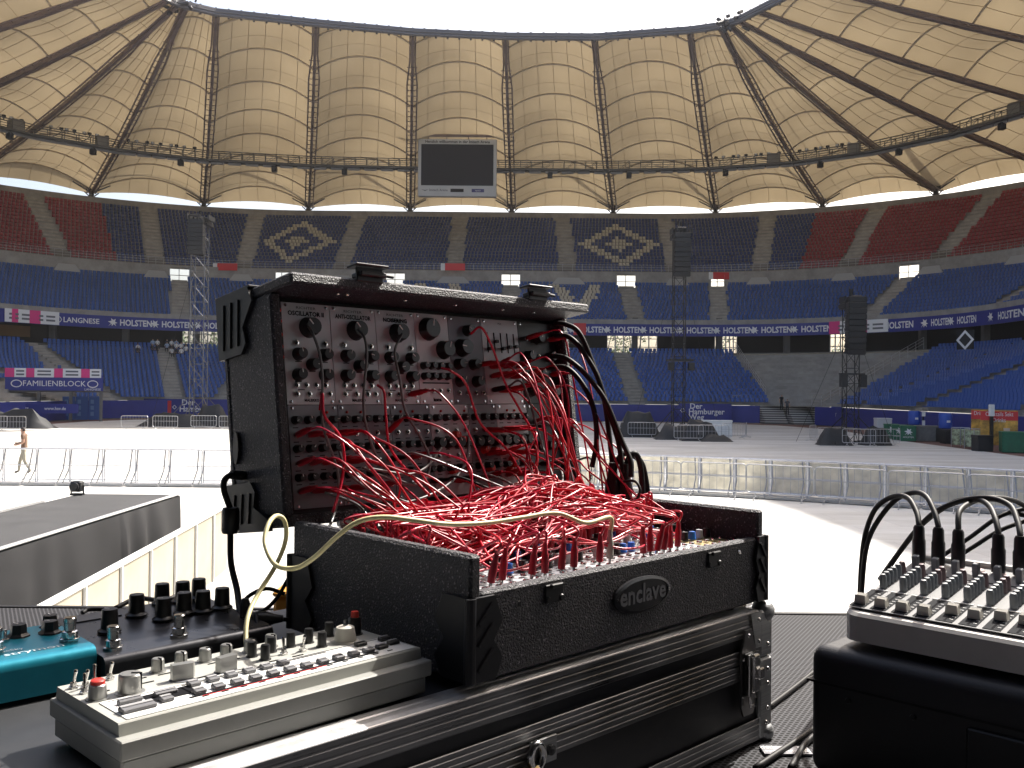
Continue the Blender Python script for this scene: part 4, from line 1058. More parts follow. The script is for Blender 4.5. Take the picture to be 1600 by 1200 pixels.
for x, s_ in ((-3.3, 1), (3.4, 1)): mb = MB(); mb.tube([(x+.45*math.cos(a), -.03, -.1+.32*math.sin(a)) for a in np.linspace(0, 6.28, 18)[:-1]], .05, 4, closed=True); mb.build('ring_mark', WHITE_T, o)
lettering('LANGNESE', .3, WHITE_T, o, (3.4, -.03, -.62))
xx = -4.3
for w, m in ((.8, PINK), (1.0, WHITE_T), (.7, PINK), (1.7, WHITE_T), (.75, PINK), (1.6, WHITE_T), (.75, PINK), (1.0, WHITE_T)):
    MB().box(xx, xx+w, -.06, -.01, .5, 1.35).build('ad_field', m, o)
    if m is WHITE_T: MB().box(xx+w*.15, xx+w*.85, -.065, -.06, .68, .84).box(xx+w*.15, xx+w*.85, -.065, -.06, 1.0, 1.16).build('print_lines', GREY_T, o)
    xx += w+.02
MB().box(-4.3, 4.3, .2, 3.0, -.9, -.7).build('balcony_floor', CONC_D, o)
for x in (-4.1, -1.4, 1.4, 4.1): MB().box(x-.12, x+.12, .1, .4, -p.z+.02, -.75).build('pillar', CONC_D, o)
p = at(45, 627, 84); board('blue board with small white lettering at the left picture edge', p.x-4.5, p.x+4.5, 84, .9, 1.75, [('hsv.de  Tickets', .5, -1.5, .42, WHITE_T), ('www.hsv.de', .4, 2.4, .42, WHITE_T)])

# ---- dark runway and its barrier on the left
RX0, RX1, RY1, RZ = -7.1, -5.47, 15.3, 1.5
rw = thing('runway', 'dark carpeted stage runway with black skirt on the left', 'stage', (0, 0, 0))
MB().box(RX0, RX1, 2.2, RY1, RZ-.12, RZ, bev=.01).build('deck', mat('runway_carpet', (0.045, 0.045, 0.047), 0.85, var=.25, vscale=2, bump=.3, bscale=200), rw)
rows = []
for j in range(7):
    z = RZ-.02-(RZ-.02)*j/6; row = []
    for i in range(220):
        y = 2.2+(RY1-2.2)*i/219; amp = (.015+.05*j/6)*(1 if y < 13 else 2.5); row.append((RX1+.02+amp*(.5+.5*math.sin(y*7+1.5*math.sin(y*2.3)))*(j > 0), y, z))
    rows.append(row)
MB().grid(rows).build('skirt', mat('skirt_black', (0.020, 0.020, 0.022), 0.8, var=.2, vscale=3), rw, smooth=179)
rows = []
for j in range(7):
    z = RZ-.02-(RZ-.02)*j/6; rows.append([(RX0+(RX1-RX0)*i/50, RY1+.02+(.015+.07*j/6)*(.5+.5*math.sin(i*.9+math.sin(i*.31)))*(j > 0), z) for i in range(51)])
MB().grid(rows).build('skirt_end', mat('skirt_black', (0.020, 0.020, 0.022), 0.8, var=.2, vscale=3), rw, smooth=179)
MB().box(RX1-.03, RX1+.03, 2.2, RY1, RZ+.002, RZ+.03, bev=.006).build('edge_strip', mat('edge_alu', (.7, .7, .7), .35, .6), rw)
MB().box(RX0-.03, RX0+.03, 2.2, RY1-1.2, RZ+.002, RZ+.05, bev=.006).build('edge_rail', mat('edge_alu', (.7, .7, .7), .35, .6), rw)
o = thing('stage_lamp', 'small black spotlight on the far corner of the runway', 'lamp', (-7.05, RY1-.2, RZ))
MB().box(-.1, .1, -.05, .05, 0, .03).build('base_plate', BLACKM, o); mb = MB(); mb.cyl((-.1, 0, .02), (-.1, 0, .16), .012, n=6); mb.cyl((.1, 0, .02), (.1, 0, .16), .012, n=6); mb.build('yoke', BLACKM, o)
MB().box(-.085, .085, -.09, .07, .06, .23, bev=.02).build('housing', BLACKM, o); MB().lathe([(.07, 0), (.075, .05), (.06, .06)], 12).build('lens_hood', BLACKM, o, (0, -.08, .145), (R(90), 0, 0))
CREAM = mat('barrier_cream', (0.40, 0.355, 0.275), 0.55, var=.2, vscale=1.3)
for i in range(11):
    f = i/10.0; y = 4.6+1.12*i; x = -4.02-.082*(y-4.6)
    o = thing('runway_barrier', 'cream panelled barrier section with white posts along the runway', 'barrier', (x, y, .02), (0, 0, R(94.7)), 'barrier sections along the runway')
    MB().box(-.54, .54, 0, .015, .06, 1.16).build('panel', CREAM, o)
    MB().box(-.56, .56, -.03, .045, 1.16, 1.21, bev=.008).build('rail', WHITE, o); MB().box(-.56, .56, -.02, .035, .02, .06).build('rail', WHITE, o)
    MB().box(-.545, -.515, -.03, -.002, .06, 1.16).build('post', WHITE, o)

# ================================================================== FOREGROUND: STAGE, SPEAKERS, CASES
sd = MB().box(-9, 9, -4, 2.25, 1.2, 1.5, bev=.01).build('stage_deck', mat('stage_black', (0.03, 0.03, 0.032), 0.8, var=.3, vscale=4)); tag(sd, kind='structure')
CASEZ, SUBZ = 2.946, 2.760
# unseen black roof and drapes, added to keep sky light off the foreground
tag(MB().box(-13, 13, -9, 1.2, 9.0, 9.5).build('roof_occluder', mat('occluder_black', (0.012, 0.012, 0.014), 0.9)), kind='structure')
tag(MB().box(-13, 13, -9.3, -9.0, 1.2, 9.5).build('back_occluder', mat('occluder_black', (0.012, 0.012, 0.014), 0.9)), kind='structure')
for i, x in enumerate((-13.3, 13.0)):
    tag(MB().box(x, x+.3, -9, 0.2, 1.2, 9.0).build('side_occluder', mat('occluder_black', (0.012, 0.012, 0.014), 0.9)), kind='structure')

for i, (x0, x1, lab) in enumerate(((-1.9, -.62, 'black speaker cabinet with perforated grille behind the effects pedals'), (-.6, 1.5, 'black speaker cabinet with perforated grille and maker plate under the flight case'))):
    o = thing('speaker_cabinet', lab, 'speaker', (x0, .55, 1.5))
    w = x1-x0; MB().box(0, w, 0, 1.53, 0, SUBZ-1.5-.012, bev=.015).build('cabinet', BLACKM, o)
    MB().box(.015, w-.015, .015, 1.515, SUBZ-1.5-.012, SUBZ-1.5, bev=.004).build('grille', MATS['grille'], o)
    MB().box(0, w, 1.515, 1.53, SUBZ-1.512, SUBZ-1.498).build('frame_edge', BLACKM, o)
    if i:
        p = ground(1225, 1176, SUBZ); x, y = p.x-x0, p.y-.55
        MB().box(x-.03, x+.035, y-.014, y+.014, SUBZ-1.5+.001, SUBZ-1.5+.004).build('maker_plate', mat('plate_silver', (.20, .20, .22), .5, .4), o)
        lettering('d&b', .014, WHITE_T, o, (x-.02, y+.006, SUBZ-1.5+.0048), (0, 0, 0)); lettering('audiotechnik', .010, WHITE_T, o, (x-.002, y-.006, SUBZ-1.5+.0048), (0, 0, 0))
        MB().box(x+.02, x+.033, y-.01, y+.01, SUBZ-1.5+.0042, SUBZ-1.5+.0048).build('plate_mark', WHITE_T, o)

LAMIN = mat('laminate_black', (0.028, 0.029, 0.032), 0.5, var=.35, vscale=6, bump=.12, bscale=900, bdist=.001)
LAMF = mat('laminate_front', (0.010, 0.010, 0.014), 0.45, var=.3, vscale=8)
def scratched(name, col, rough=.3):
    m = mat(name, col, rough, 0.9); nt = m.node_tree; b = nt.nodes['Principled BSDF']; L = nt.links
    tc = nt.nodes.new('ShaderNodeTexCoord'); mp = nt.nodes.new('ShaderNodeMapping'); mp.inputs['Scale'].default_value = (3, 260, 260); L.new(tc.outputs['Object'], mp.inputs[0])
    n = nt.nodes.new('ShaderNodeTexNoise'); n.inputs['Scale'].default_value = 2; n.inputs['Detail'].default_value = 5; L.new(mp.outputs[0], n.inputs['Vector'])
    n3 = nt.nodes.new('ShaderNodeTexNoise'); n3.inputs['Scale'].default_value = 9; n3.inputs['Detail'].default_value = 5; L.new(tc.outputs['Object'], n3.inputs['Vector'])
    ad = nt.nodes.new('ShaderNodeMath'); ad.operation = 'MULTIPLY'; L.new(n.outputs['Fac'], ad.inputs[0]); L.new(n3.outputs['Fac'], ad.inputs[1])
    r = nt.nodes.new('ShaderNodeMapRange'); r.inputs['From Min'].default_value = .12; r.inputs['From Max'].default_value = .42; r.inputs['To Min'].default_value = rough-.1; r.inputs['To Max'].default_value = rough+.3; L.new(ad.outputs[0], r.inputs[0]); L.new(r.outputs[0], b.inputs['Roughness'])
    cr_ = nt.nodes.new('ShaderNodeValToRGB'); cr_.color_ramp.elements[0].position = .1; cr_.color_ramp.elements[1].position = .45
    cr_.color_ramp.elements[0].color = (*[c*.55 for c in col], 1); cr_.color_ramp.elements[1].color = (*[min(1, c*1.15) for c in col], 1); L.new(ad.outputs[0], cr_.inputs[0]); L.new(cr_.outputs[0], b.inputs['Base Color'])
    bp = nt.nodes.new('ShaderNodeBump'); bp.inputs['Strength'].default_value = .25; bp.inputs['Distance'].default_value = .0006; L.new(n.outputs['Fac'], bp.inputs['Height']); L.new(bp.outputs[0], b.inputs['Normal'])
    return m
RAIL = scratched('case_rail', (0.27, 0.27, 0.28), .34)
CHROME = mat('chrome', (0.62, 0.61, 0.60), 0.18, 1.0, var=.12, vscale=60)
ZINC = scratched('zinc', (0.42, 0.43, 0.44), .36)
fc = thing('flight_case', 'black flight case with scratched aluminium rails carrying the synth', 'case', (.372, 1.327, CASEZ), (0, 0, R(44.5)))
FL_, FD_ = 1.25, .47
MB().box(-FL_, -.004, .004, FD_-.004, -.066, -.0035, bev=.002).build('lid_panel', LAMIN, fc)
MB().box(-FL_, -.004, .004, FD_-.004, -.180, -.069, bev=.002).build('base_panel', LAMF, fc)
MB().box(-FL_, -.006, .0035, .008, -.046, -.03).build('lid_front_strip', LAMF, fc)
def ribbed(z0, z1, name, top=False):
    """front rail with long grooves pressed into it"""
    mb = MB(); n = 4 if z1-z0 > .025 else 3; h = (z1-z0)/n; prof = []
    for i in range(n):
        a = z0+h*i; prof += [(0.0, a+h*.08), (-.0008, a+h*.2), (-.0008, a+h*.8), (0.0, a+h*.92)]
    if top: prof += [(.001, z1), (.008, z1+.001), (.010, z1), (.019, z1), (.021, z1+.001), (.030, z1+.001), (.031, z1-.002)]
    xe = -.03 if not top else -.033
    mb.grid([[(-FL_, y, z) for y, z in prof], [(xe, y, z) for y, z in prof]])
    if top: mb.m[16:] = [1]*(len(mb.m)-16)
    mb.build(name, [RAIL, mat('rail_top_sunlit', (.52, .52, .53), .42, .35, var=.25, vscale=30)], fc)  # paler colour on the top faces paints in the sun's brightness
    return
ribbed(-.033, 0.0005, 'top_rail', True)
ribbed(-.0672, -.048, 'lid_edge_rail'); ribbed(-.090, -.0682, 'base_edge_rail'); ribbed(-.182, -.150, 'bottom_rail')
MB().box(-.031, .0015, -.0025, .028, -.0672, -.001, bev=.003).build('corner_post', ZINC, fc); MB().box(-.031, .0015, -.0025, .028, -.182, -.0685, bev=.003).build('corner_post', ZINC, fc)
MB().box(-.031, .0012, .028, FD_, -.03, .0008, bev=.002).build('side_rail', RAIL, fc)
for z in (-.004, -.175):
    mb = MB(); mb.lathe([(.002, -.016), (.012, -.013), (.0165, -.005), (.017, .002), (.0125, .010), (.003, .0135)], 16, (-.008, .008, z)); mb.build('ball_corner', ZINC, fc, smooth=60)
for x, z in ((-.040, -.014), (-.040, -.038)):
    pass
mb = MB(); mb.add([(-.058,-.0034,-.0005),(-.03,-.0034,-.0005),(-.03,-.0034,-.05),(-.045,-.0034,-.05),(-.05,-.0034,-.03)], [(0,1,2,3,4)]); mb.build('corner_plate', ZINC, fc)
for x, z in ((-.036, -.012), (-.036, -.042), (-.012, -.05), (-.012, -.085), (-.012, -.105), (-.012, -.14), (-.015, -.16)): MB().lathe([(.0035, 0), (.003, .0015), (.001, .002)], 8).build('rivet', CHROME, fc, (x, -.003, z), (R(90), 0, 0), smooth=60)
# butterfly latch
lt = MB(); lt.prism([(-.018, -.045), (-.012, -.058), (.012, -.058), (.018, -.045), (.018, .03), (.012, .042), (.008, .058), (-.008, .058), (-.012, .042), (-.018, .03)], 0, .003); l0 = lt.build('latch', mat('latch_dish', (.30, .29, .29), .3, .95), fc, (-.068, -.0035, -.078), (R(90), 0, 0))
MB().box(-.014, .014, -.03, .028, .003, .006, bev=.001).build('latch_recess', BLACKM, l0)
mb = MB(); mb.box(-.004, .012, -.026, .026, .007, .014, bev=.002); mb.box(.002, .016, -.008, .008, .014, .019, bev=.002); mb.build('latch_wing', CHROME, l0)
mb = MB(); mb.cyl((-.008, -.03, .009), (-.008, .026, .009), .0022, n=8); mb.tube([(-.008, -.03, .009), (-.004, -.045, .008), (.006, -.045, .008), (.008, -.034, .009)], .0022, 6); mb.build('latch_wire', CHROME, l0)
for x, y in ((0, .05), (-.013, .02), (-.013, -.03)): MB().lathe([(.0035, 0), (.002, .002)], 8).build('rivet', CHROME, l0, (x, y, .003))
# hasp and padlock ring near the lower edge
hp = MB().box(-.02, .02, -.014, .014, 0, .004, bev=.001).build('hasp', ZINC, fc, (-.475, -.003, -.078), (R(90), 0, 0))
MB().lathe([(.006, 0), (.0055, .004), (.002, .005)], 12).build('hasp_bolt', BLACKM, hp, (.008, 0, .004)); mb = MB(); mb.tube([(-.012+.012*math.cos(a)*.8-.004, .013*math.sin(a), .008) for a in np.linspace(0, 6.28, 18)[:-1]], .0042, 7, closed=True); mb.build('hasp_ring', CHROME, hp, smooth=60)
MB().box(-.04, -.014, -.04, -.008, .002, .014, bev=.003).build('padlock', mat('brass', (.55, .42, .2), .3, 1), hp)

# ================================================================== MODULAR SYNTHESIZER
A0 = Vector((-.0396, .9276, 2.956)); YAW = .7785; SW, SDp, HS, HF = .560, .332, .129, .091
CARP = MATS['carpet']
PLAST = mat('corner_plastic', (0.010, 0.010, 0.014), 0.5, spec=.4)
syn = thing('modular_synthesizer', 'black carpeted modular synthesizer case with open lid full of patched modules', 'synthesizer', A0, (0, 0, YAW))
MB().box(.016, SW-.016, .016, SDp-.016, .001, .012).build('bottom', CARP, syn)
MB().box(0, .015, 0, SDp, 0, HS, bev=.003).build('side_wall', CARP, syn); MB().box(SW-.015, SW, 0, SDp, 0, HS, bev=.003).build('side_wall', CARP, syn)
MB().box(.0152, SW-.0152, 0.0005, .015, 0, HF, bev=.003).build('front_wall', CARP, syn); MB().box(.0152, SW-.0152, SDp-.015, SDp, 0, HF+.02, bev=.003).build('back_wall', CARP, syn)
def corner(x, y, sx, sy, z0, z1, wx, wy, m=PLAST):
    """two-faced plastic corner guard wrapped round a vertical edge"""
    t = .004; o = MB()
    o.prism([(0, 0), (wx*.8, 0), (wx, .02), (wx*.72, .04), (wx, .058), (wx*.75, z1-z0), (0, z1-z0)], 0, t, M=Matrix.Translation((x-sx*t, y-sy*t*.2, z0)) @ Matrix.Rotation(R(90), 4, 'X') @ Matrix.Diagonal((sx, 1, sy if sy > 0 else 1, 1)))
    o.prism([(0, 0), (wy*.8, 0), (wy, .02), (wy*.72, .04), (wy, .058), (wy*.75, z1-z0), (0, z1-z0)], 0, t, M=Matrix.Translation((x-sx*t, y-sy*t, z0)) @ Matrix.Rotation(R(90), 4, 'Z') @ Matrix.Rotation(R(90), 4, 'X') @ Matrix.Diagonal((sy, 1, 1, 1)))
    o.cyl((x-sx*.001, y-sy*.001, z0), (x-sx*.001, y-sy*.001, z1), .0062, n=12)
    for q in (.25, .55, .8): o.beam((x+sx*wx*.15, y-sy*t*.9-.0015, z0+(z1-z0)*q-.01), (x+sx*wx*.6, y-sy*t*.9-.0015, z0+(z1-z0)*q+.01), .006, .003)
    return o.build('corner_guard', m, syn)
corner(0, 0, 1, 1, .002, HF-.004, .045, .055); corner(SW, 0, -1, 1, .002, HF+.002, .03, .04); corner(0, SDp, 1, -1, -.004, .088, .03, .055)
for x in (.05, SW-.05):
    for y in (.03, SDp-.03): MB().lathe([(.012, 0), (.012, .009)], 12).build('rubber_foot', BLACKR, syn, (x, y, -.009))
# badge
bd = MB(); el = [(.055*math.cos(a), .0215*math.sin(a)) for a in np.linspace(0, 2*math.pi, 40)[:-1]]; el2 = [(x*.93, y*.86) for x, y in el]
n = len(el); vs = [(x, y, 0) for x, y in el]+[(x, y, .004) for x, y in el]+[(x*.985, y*.97, .005) for x, y in el2]+[(x, y, .0032) for x, y in el2]
bd.add(vs, [(i, (i+1) % n, n+(i+1) % n, n+i) for i in range(n)]+[(n+i, n+(i+1) % n, 2*n+(i+1) % n, 2*n+i) for i in range(n)]+[(2*n+i, 2*n+(i+1) % n, 3*n+(i+1) % n, 3*n+i) for i in range(n)]+[tuple(range(3*n, 4*n))])
b = bd.build('badge', mat('badge_black', (0.022, 0.022, 0.026), 0.3), syn, (.2775, 0, .051), (R(90), 0, 0))
b['label'] = 'oval badge with raised letters reading enclave'
lettering('enclave', .031, mat('badge_letters', (.20, .20, .21), .3), b, (0, .001, .0034), (0, 0, 0), extrude=.0009, bold=.0006, sx=.98)
for x in (-.05, .05): MB().lathe([(.0022, 0), (.0018, .0012)], 8).build('rivet', CHROME, b, (x, 0, .0045))
for x, z in ((.1222, .078), (.434, .077)):
    c_ = MB().box(-.014, .014, -.010, .010, 0, .0025, bev=.0008).build('catch_plate', PLAST, syn, (x, .0005, z-.003), (R(90), 0, 0))
    MB().box(-.009, .009, .006, .011, .0025, .007, bev=.001).build('catch_hook', BLACKM, c_)
    for q in (-.011, .011): MB().lathe([(.004, 0), (.003, .002)], 10).build('screw', BLACKM, c_, (q, -.006, .0025))
for x, z in ((.068, .0716), (.4969, .0758)): MB().lathe([(.0032, 0), (.0025, .002)], 10).build('screw', CHROME, syn, (x, .0005, z), (R(90), 0, 0))

# ---- little hardware meshes shared by all modules
KBLK = mat('knob_black', (0.012, 0.012, 0.013), 0.35); KWHT = mat('knob_line', (0.7, 0.7, 0.68), 0.5)
def knob_mesh(r, h, capm=None, n=20, line=True, ribs=.06):
    mb = MB(); mb.lathe([(r*1.08, 0), (r*1.08, h*.12), (r, h*.2), (r*.9, h*.9), (r*.82, h)], n, ribs=ribs)
    if line: mb.box(-r*.06, r*.06, r*.2, r*.85, h, h+.0005, 1)
    return mb.mesh('knob', [capm or KBLK, KWHT], 40)
def jack_mesh():
    mb = MB(); mb.lathe([(.0042, 0), (.0042, .0015), (.0036, .0028), (.0030, .0030)], 10); mb.lathe([(.0020, .0028), (.0018, .0033)], 8, mi=1); return mb.mesh('jack', [CHROME, DARK_T], 40)
def led_mesh(m): mb = MB(); mb.lathe([(.002, 0), (.002, .0015), (.001, .0028)], 8); return mb.mesh('lamp', m, 60)
K = {'L': knob_mesh(.0135, .016), 'M': knob_mesh(.0085, .014), 'S': knob_mesh(.0055, .012, n=14), 'XL': knob_mesh(.0165, .014, ribs=0), 'R': knob_mesh(.006, .011, mat('cap_red', (.5, .03, .02), .4), n=14)}
KG = {'S': knob_mesh(.0055, .012, mat('knob_grey', (.35, .35, .36), .45), n=12), 'B': knob_mesh(.0055, .011, mat('knob_blue', (.02, .12, .45), .4), n=12)}
JK = jack_mesh(); LEDR = led_mesh(mat('lamp_red', (.5, .03, .02), .3)); SCRW = MB().lathe([(.0025, 0), (.0021, .0012), (.0008, .0013)], 8).mesh('screw', CHROME)
P_SIL = mat('panel_silver', (.46, .475, .50), .45, .15, var=.05, vscale=20); P_PINK = mat('panel_pale', (.58, .55, .57), .45, .1); P_GRY = mat('panel_grey', (.185, .19, .215), .5, .2, var=.05, vscale=20); P_BLK = mat('panel_black', (.015, .015, .017), .45)
TAU = .1435
LID = Matrix.Translation((-.0035, .3445, .1195)) @ Matrix.Rotation(-TAU, 4, 'X'); LW, LH, LDp = .575, .3194, .134
def lidp(mb, name, m, loc=(0, 0, 0), smooth=None, turn=0):
    return mb.build(name, m, syn, LID @ Vector(loc), (-TAU+turn, 0, 0), smooth)
lidp(MB().box(0, .015, 0, LDp-.0125, .0152, LH-.0152, bev=.003), 'lid_side', CARP); lidp(MB().box(LW-.015, LW, 0, LDp-.0125, .0152, LH-.0152, bev=.003), 'lid_side', CARP)
lidp(MB().box(0, LW, LDp-.012, LDp, 0, LH, bev=.003), 'lid_back', CARP); lidp(MB().box(0, LW, .004, LDp-.0122, 0, .015, bev=.003), 'lid_bottom', CARP)
lidp(MB().box(0, LW, -.052, LDp-.0122, LH-.015, LH, bev=.003), 'lid_visor', CARP)
lidp(MB().box(.0152, LW-.0152, .03, .06, .0152, LH-.0152), 'rack_frame', BLACKM)
for z0, z1, q in ((LH-.085, LH+.003, 1), (-.003, .062, 0)):
    mb = MB(); poly = [(LDp+.004, 0), (LDp+.004, z1-z0), (.05, z1-z0), (.04, (z1-z0)*.75), (.068, (z1-z0)*.4), (.062, (z1-z0)*.15), (.075, 0)] if q else [(LDp+.004, 0), (LDp+.004, z1-z0), (.072, z1-z0), (.062, (z1-z0)*.8), (.068, (z1-z0)*.5), (.03, (z1-z0)*.2), (.03, 0)]
    mb.prism(poly, 0, .005, M=Matrix(((0, 0, 1, -.0052), (1, 0, 0, 0), (0, 1, 0, z0), (0, 0, 0, 1))))
    for k_ in range(3): mb.beam((-.0062, LDp-.012-.02*k_, z0+.012), (-.0062, LDp-.002-.02*k_-.018, z1-.014), .004, .003, up=(1, 0, 0))
    if q: mb.box(-.005, .05, .045, LDp+.004, LH+.0002, LH+.004, bev=.001)
    mb.box(-.005, .05, LDp, LDp+.004, z0, z1, bev=.001)
    lidp(mb, 'corner_guard', PLAST)
for x in (.125, .453):   # draw latches standing on the visor
    mb = MB(); mb.box(-.025, .018, -.004, .0, -.004, .016, bev=.001); mb.box(-.022, .020, -.01, .014, .003, .010, bev=.0015); mb.box(-.03, .024, -.012, .012, .0165, .0195, bev=.001); mb.cyl((.018, 0, .009), (.038, 0, .008), .0028, n=8)
    lidp(mb, 'draw_latch', BLACKM, (x, -.050, LH))
for x in (.235, .365): lidp(MB().lathe([(.011, 0), (.011, .009), (.008, .011)], 14), 'rubber_foot', PLAST, (x, .05, LH), 40)
for x in (.09, .105, .205, .30, .40, .47): lidp(MB().lathe([(.0028, 0), (.002, .0012)], 8), 'screw', CHROME, (x, -.02, LH-.0155), None, R(180))
mb = MB(); mb.lathe([(.010, 0), (.010, .003)], 16); o_ = lidp(mb, 'handle_recess', BLACKR, (-.0005, .109, .111)); o_.rotation_euler = (-TAU, R(-90), 0); o_.scale = (2.2, 1, 1)
# hinge between base and lid
for x in (.10, .46): mb = MB(); mb.cyl((x-.03, SDp+.004, HF+.028), (x+.03, SDp+.004, HF+.028), .004, n=8); mb.box(x-.03, x+.03, SDp-.002, SDp+.002, HF, HF+.026); mb.build('hinge', ZINC, syn)

JACKS_LID, JACKS_BASE = [], []
def add_ctrl(mod, kind, x, z, rot=0, lid=True, big=1):
    """put one control on a module; x,z measured on the panel"""
    loc = (x, -.0016, z) if lid else (x, z, .0016); rt = (R(90), R(rot), 0) if lid else (0, 0, R(rot))
    nm, me = {'J': ('jack', JK), 'C': ('screw', SCRW), 'D': ('lamp', LEDR)}.get(kind, ('knob', K.get(kind) or KG.get(kind[1:])))
    return link_mesh(nm, me, mod, loc, rt)
def lid_module(x0, x1, z0, z1, m, name='module'):
    w, h = x1-x0-.0008, z1-z0-.0008
    mod = MB().box(0, w, -.0016, 0, 0, h, bev=.0003).build(name, m, syn, LID @ Vector((x0, .022, z0)), (-TAU, 0, 0))
    for x in (.006, w-.006):
        for z in (.004, h-.004): add_ctrl(mod, 'C', x, z)
    return mod, w, h
def jk(mod, x0, z0, x, z): add_ctrl(mod, 'J', x, z); JACKS_LID.append((x0+x, z0+z))
Z1, Z2, Z3 = .159, .298, .021
mr = random.Random(11)
names = (('RICHTER', 'OSCILLATOR II'), ('RICHTER', 'ANTI-OSCILLATOR'), ('RICHTER', 'NOISERING'))
for i, (a, b) in enumerate(((.027, .103), (.103, .180), (.180, .252))):
    mod, w, h = lid_module(a, b, Z1, Z2, P_SIL)
    lettering(names[i][0], .0052, DARK_T, mod, (w*.5, -.002, h-.0065), sx=1.5); lettering(names[i][1], .0085, DARK_T, mod, (w*.5, -.002, h-.0145), bold=.0003, sx=1.0 if i != 1 else .82)
    add_ctrl(mod, 'L', w*.53, h-.033, -40); jk(mod, a, Z1, w*.25, h-.055); jk(mod, a, Z1, w*.85, h-.055)
    for q, (fx, fz) in enumerate(((.28, .068), (.82, .068), (.55, .054), (.25, .04), (.8, .04))): add_ctrl(mod, 'M', w*fx, fz, mr.uniform(-120, 120))
    for fx in (.2, .4, .6, .8): jk(mod, a, Z1, w*fx, .026)
    for fx in (.2, .45, .7, .88): jk(mod, a, Z1, w*fx, .014)
    lettering('MALEKKO', .005, DARK_T, mod, (w*.5, -.002, .0055), bold=.0002)
    for fx, fz in ((.28, .058), (.82, .058), (.55, .045), (.25, .031), (.8, .031), (.3, .020), (.7, .020)): MB().box(w*fx-.005, w*fx+.005, -.0021, -.0017, fz-.0006, fz+.0006).build('caption', DARK_T, mod)
mod, w, h = lid_module(.252, .318, Z1, Z2, P_PINK)
lettering('KOMA', .0045, DARK_T, mod, (w*.35, -.002, h-.008)); add_ctrl(mod, 'XL', w*.38, h-.024, 10); add_ctrl(mod, 'L', w*.8, h-.055, 20)
for fx in (.15, .38, .6, .84): add_ctrl(mod, 'S', w*fx, .058); add_ctrl(mod, 'S', w*fx, .042); jk(mod, .252, Z1, w*fx, .020)
MB().box(w*.1, w*.9, -.0021, -.0017, .031, .033).build('caption', DARK_T, mod); lettering('koma', .007, DARK_T, mod, (w*.5, -.002, .0065), bold=.0004)
mod, w, h = lid_module(.318, .388, Z1, Z2, P_GRY)
for fx, fz, kk in ((.35, h-.05, 'L'), (.2, .062, 'M'), (.65, .062, 'M'), (.2, .035, 'M'), (.7, .035, 'M'), (.55, h-.022, 'M')): add_ctrl(mod, kk, w*fx, fz, mr.uniform(-90, 90))
for fx in (.15, .4, .65, .88): jk(mod, .318, Z1, w*fx, .017); jk(mod, .318, Z1, w*fx, h-.075)
mod, w, h = lid_module(.388, .471, Z1, Z2, P_SIL); lettering('MIX', .005, DARK_T, mod, (w*.5, -.002, h-.007))
for q in range(5):
    x = w*(.14+.18*q); MB().box(x-.0011, x+.0011, -.0021, -.0017, h-.055, h-.022).build('fader_slot', DARK_T, mod); z = h-.05+mr.random()*.024
    MB().box(x-.0035, x+.0035, -.010, -.0022, z-.0025, z+.0025, bev=.0008).build('fader_cap', KBLK, mod); jk(mod, .388, Z1, x, .060); jk(mod, .388, Z1, x, .044); jk(mod, .388, Z1, x, .022)
mod, w, h = lid_module(.471, .559, Z1, Z2, P_BLK)
for q in range(3):
    for r_ in range(4): (jk(mod, .471, Z1, w*(.2+.3*q), .02+.03*r_) if (q+r_) % 2 else add_ctrl(mod, 'M', w*(.2+.3*q), .02+.03*r_))
def block(mod, x0, w, xs, rows):
    """rows of one kind of control across a module"""
    for z, kind in rows:
        for f in xs:
            if kind == 'J': jk(mod, x0, Z3, w*f, z)
            else: add_ctrl(mod, kind, w*f, z, mr.uniform(-130, 130))
for a, b, m in ((.027, .105, P_GRY), (.105, .195, P_GRY), (.195, .268, P_GRY), (.268, .345, P_SIL), (.345, .405, P_GRY), (.405, .475, P_SIL)):
    mod, w, h = lid_module(a, b, Z3, Z1, m); nn = max(3, int(w/.017)); xs = [(i+.5)/nn for i in range(nn)]
    block(mod, a, w, xs, ((h-.02, 'S'), (h-.040, 'J'), (h-.058, 'M' if a > .2 else 'S'), (h-.078, 'J'), (h-.096, 'S'), (h-.114, 'J')))
    for z in (h-.030, h-.049, h-.068, h-.087, h-.105):
        for f in xs: MB().box(w*f-.004, w*f+.004, -.0021, -.0017, z-.0006, z+.0006).build('caption', DARK_T, mod)
    if a > .2:
        for q in range(3): add_ctrl(mod, 'R', w*mr.uniform(.2, .8), h-.04-mr.random()*.07)
    for q in range(2): add_ctrl(mod, 'D', w*mr.uniform(.1, .9), h-.01)
mod, w, h = lid_module(.475, .559, Z3, Z1, P_BLK); block(mod, .475, w, (.2, .5, .8), ((h-.03, 'J'), (h-.07, 'M'), (h-.1, 'J')))
# little red power lamps down the left rack edge
for z in (.285, .27, .252, .236, .222): lidp(MB().lathe([(.003, 0), (.003, .003), (.0015, .005)], 10), 'lamp', mat('lamp_red', (.5, .03, .02), .3), (.0225, .020, z), 60, R(90))

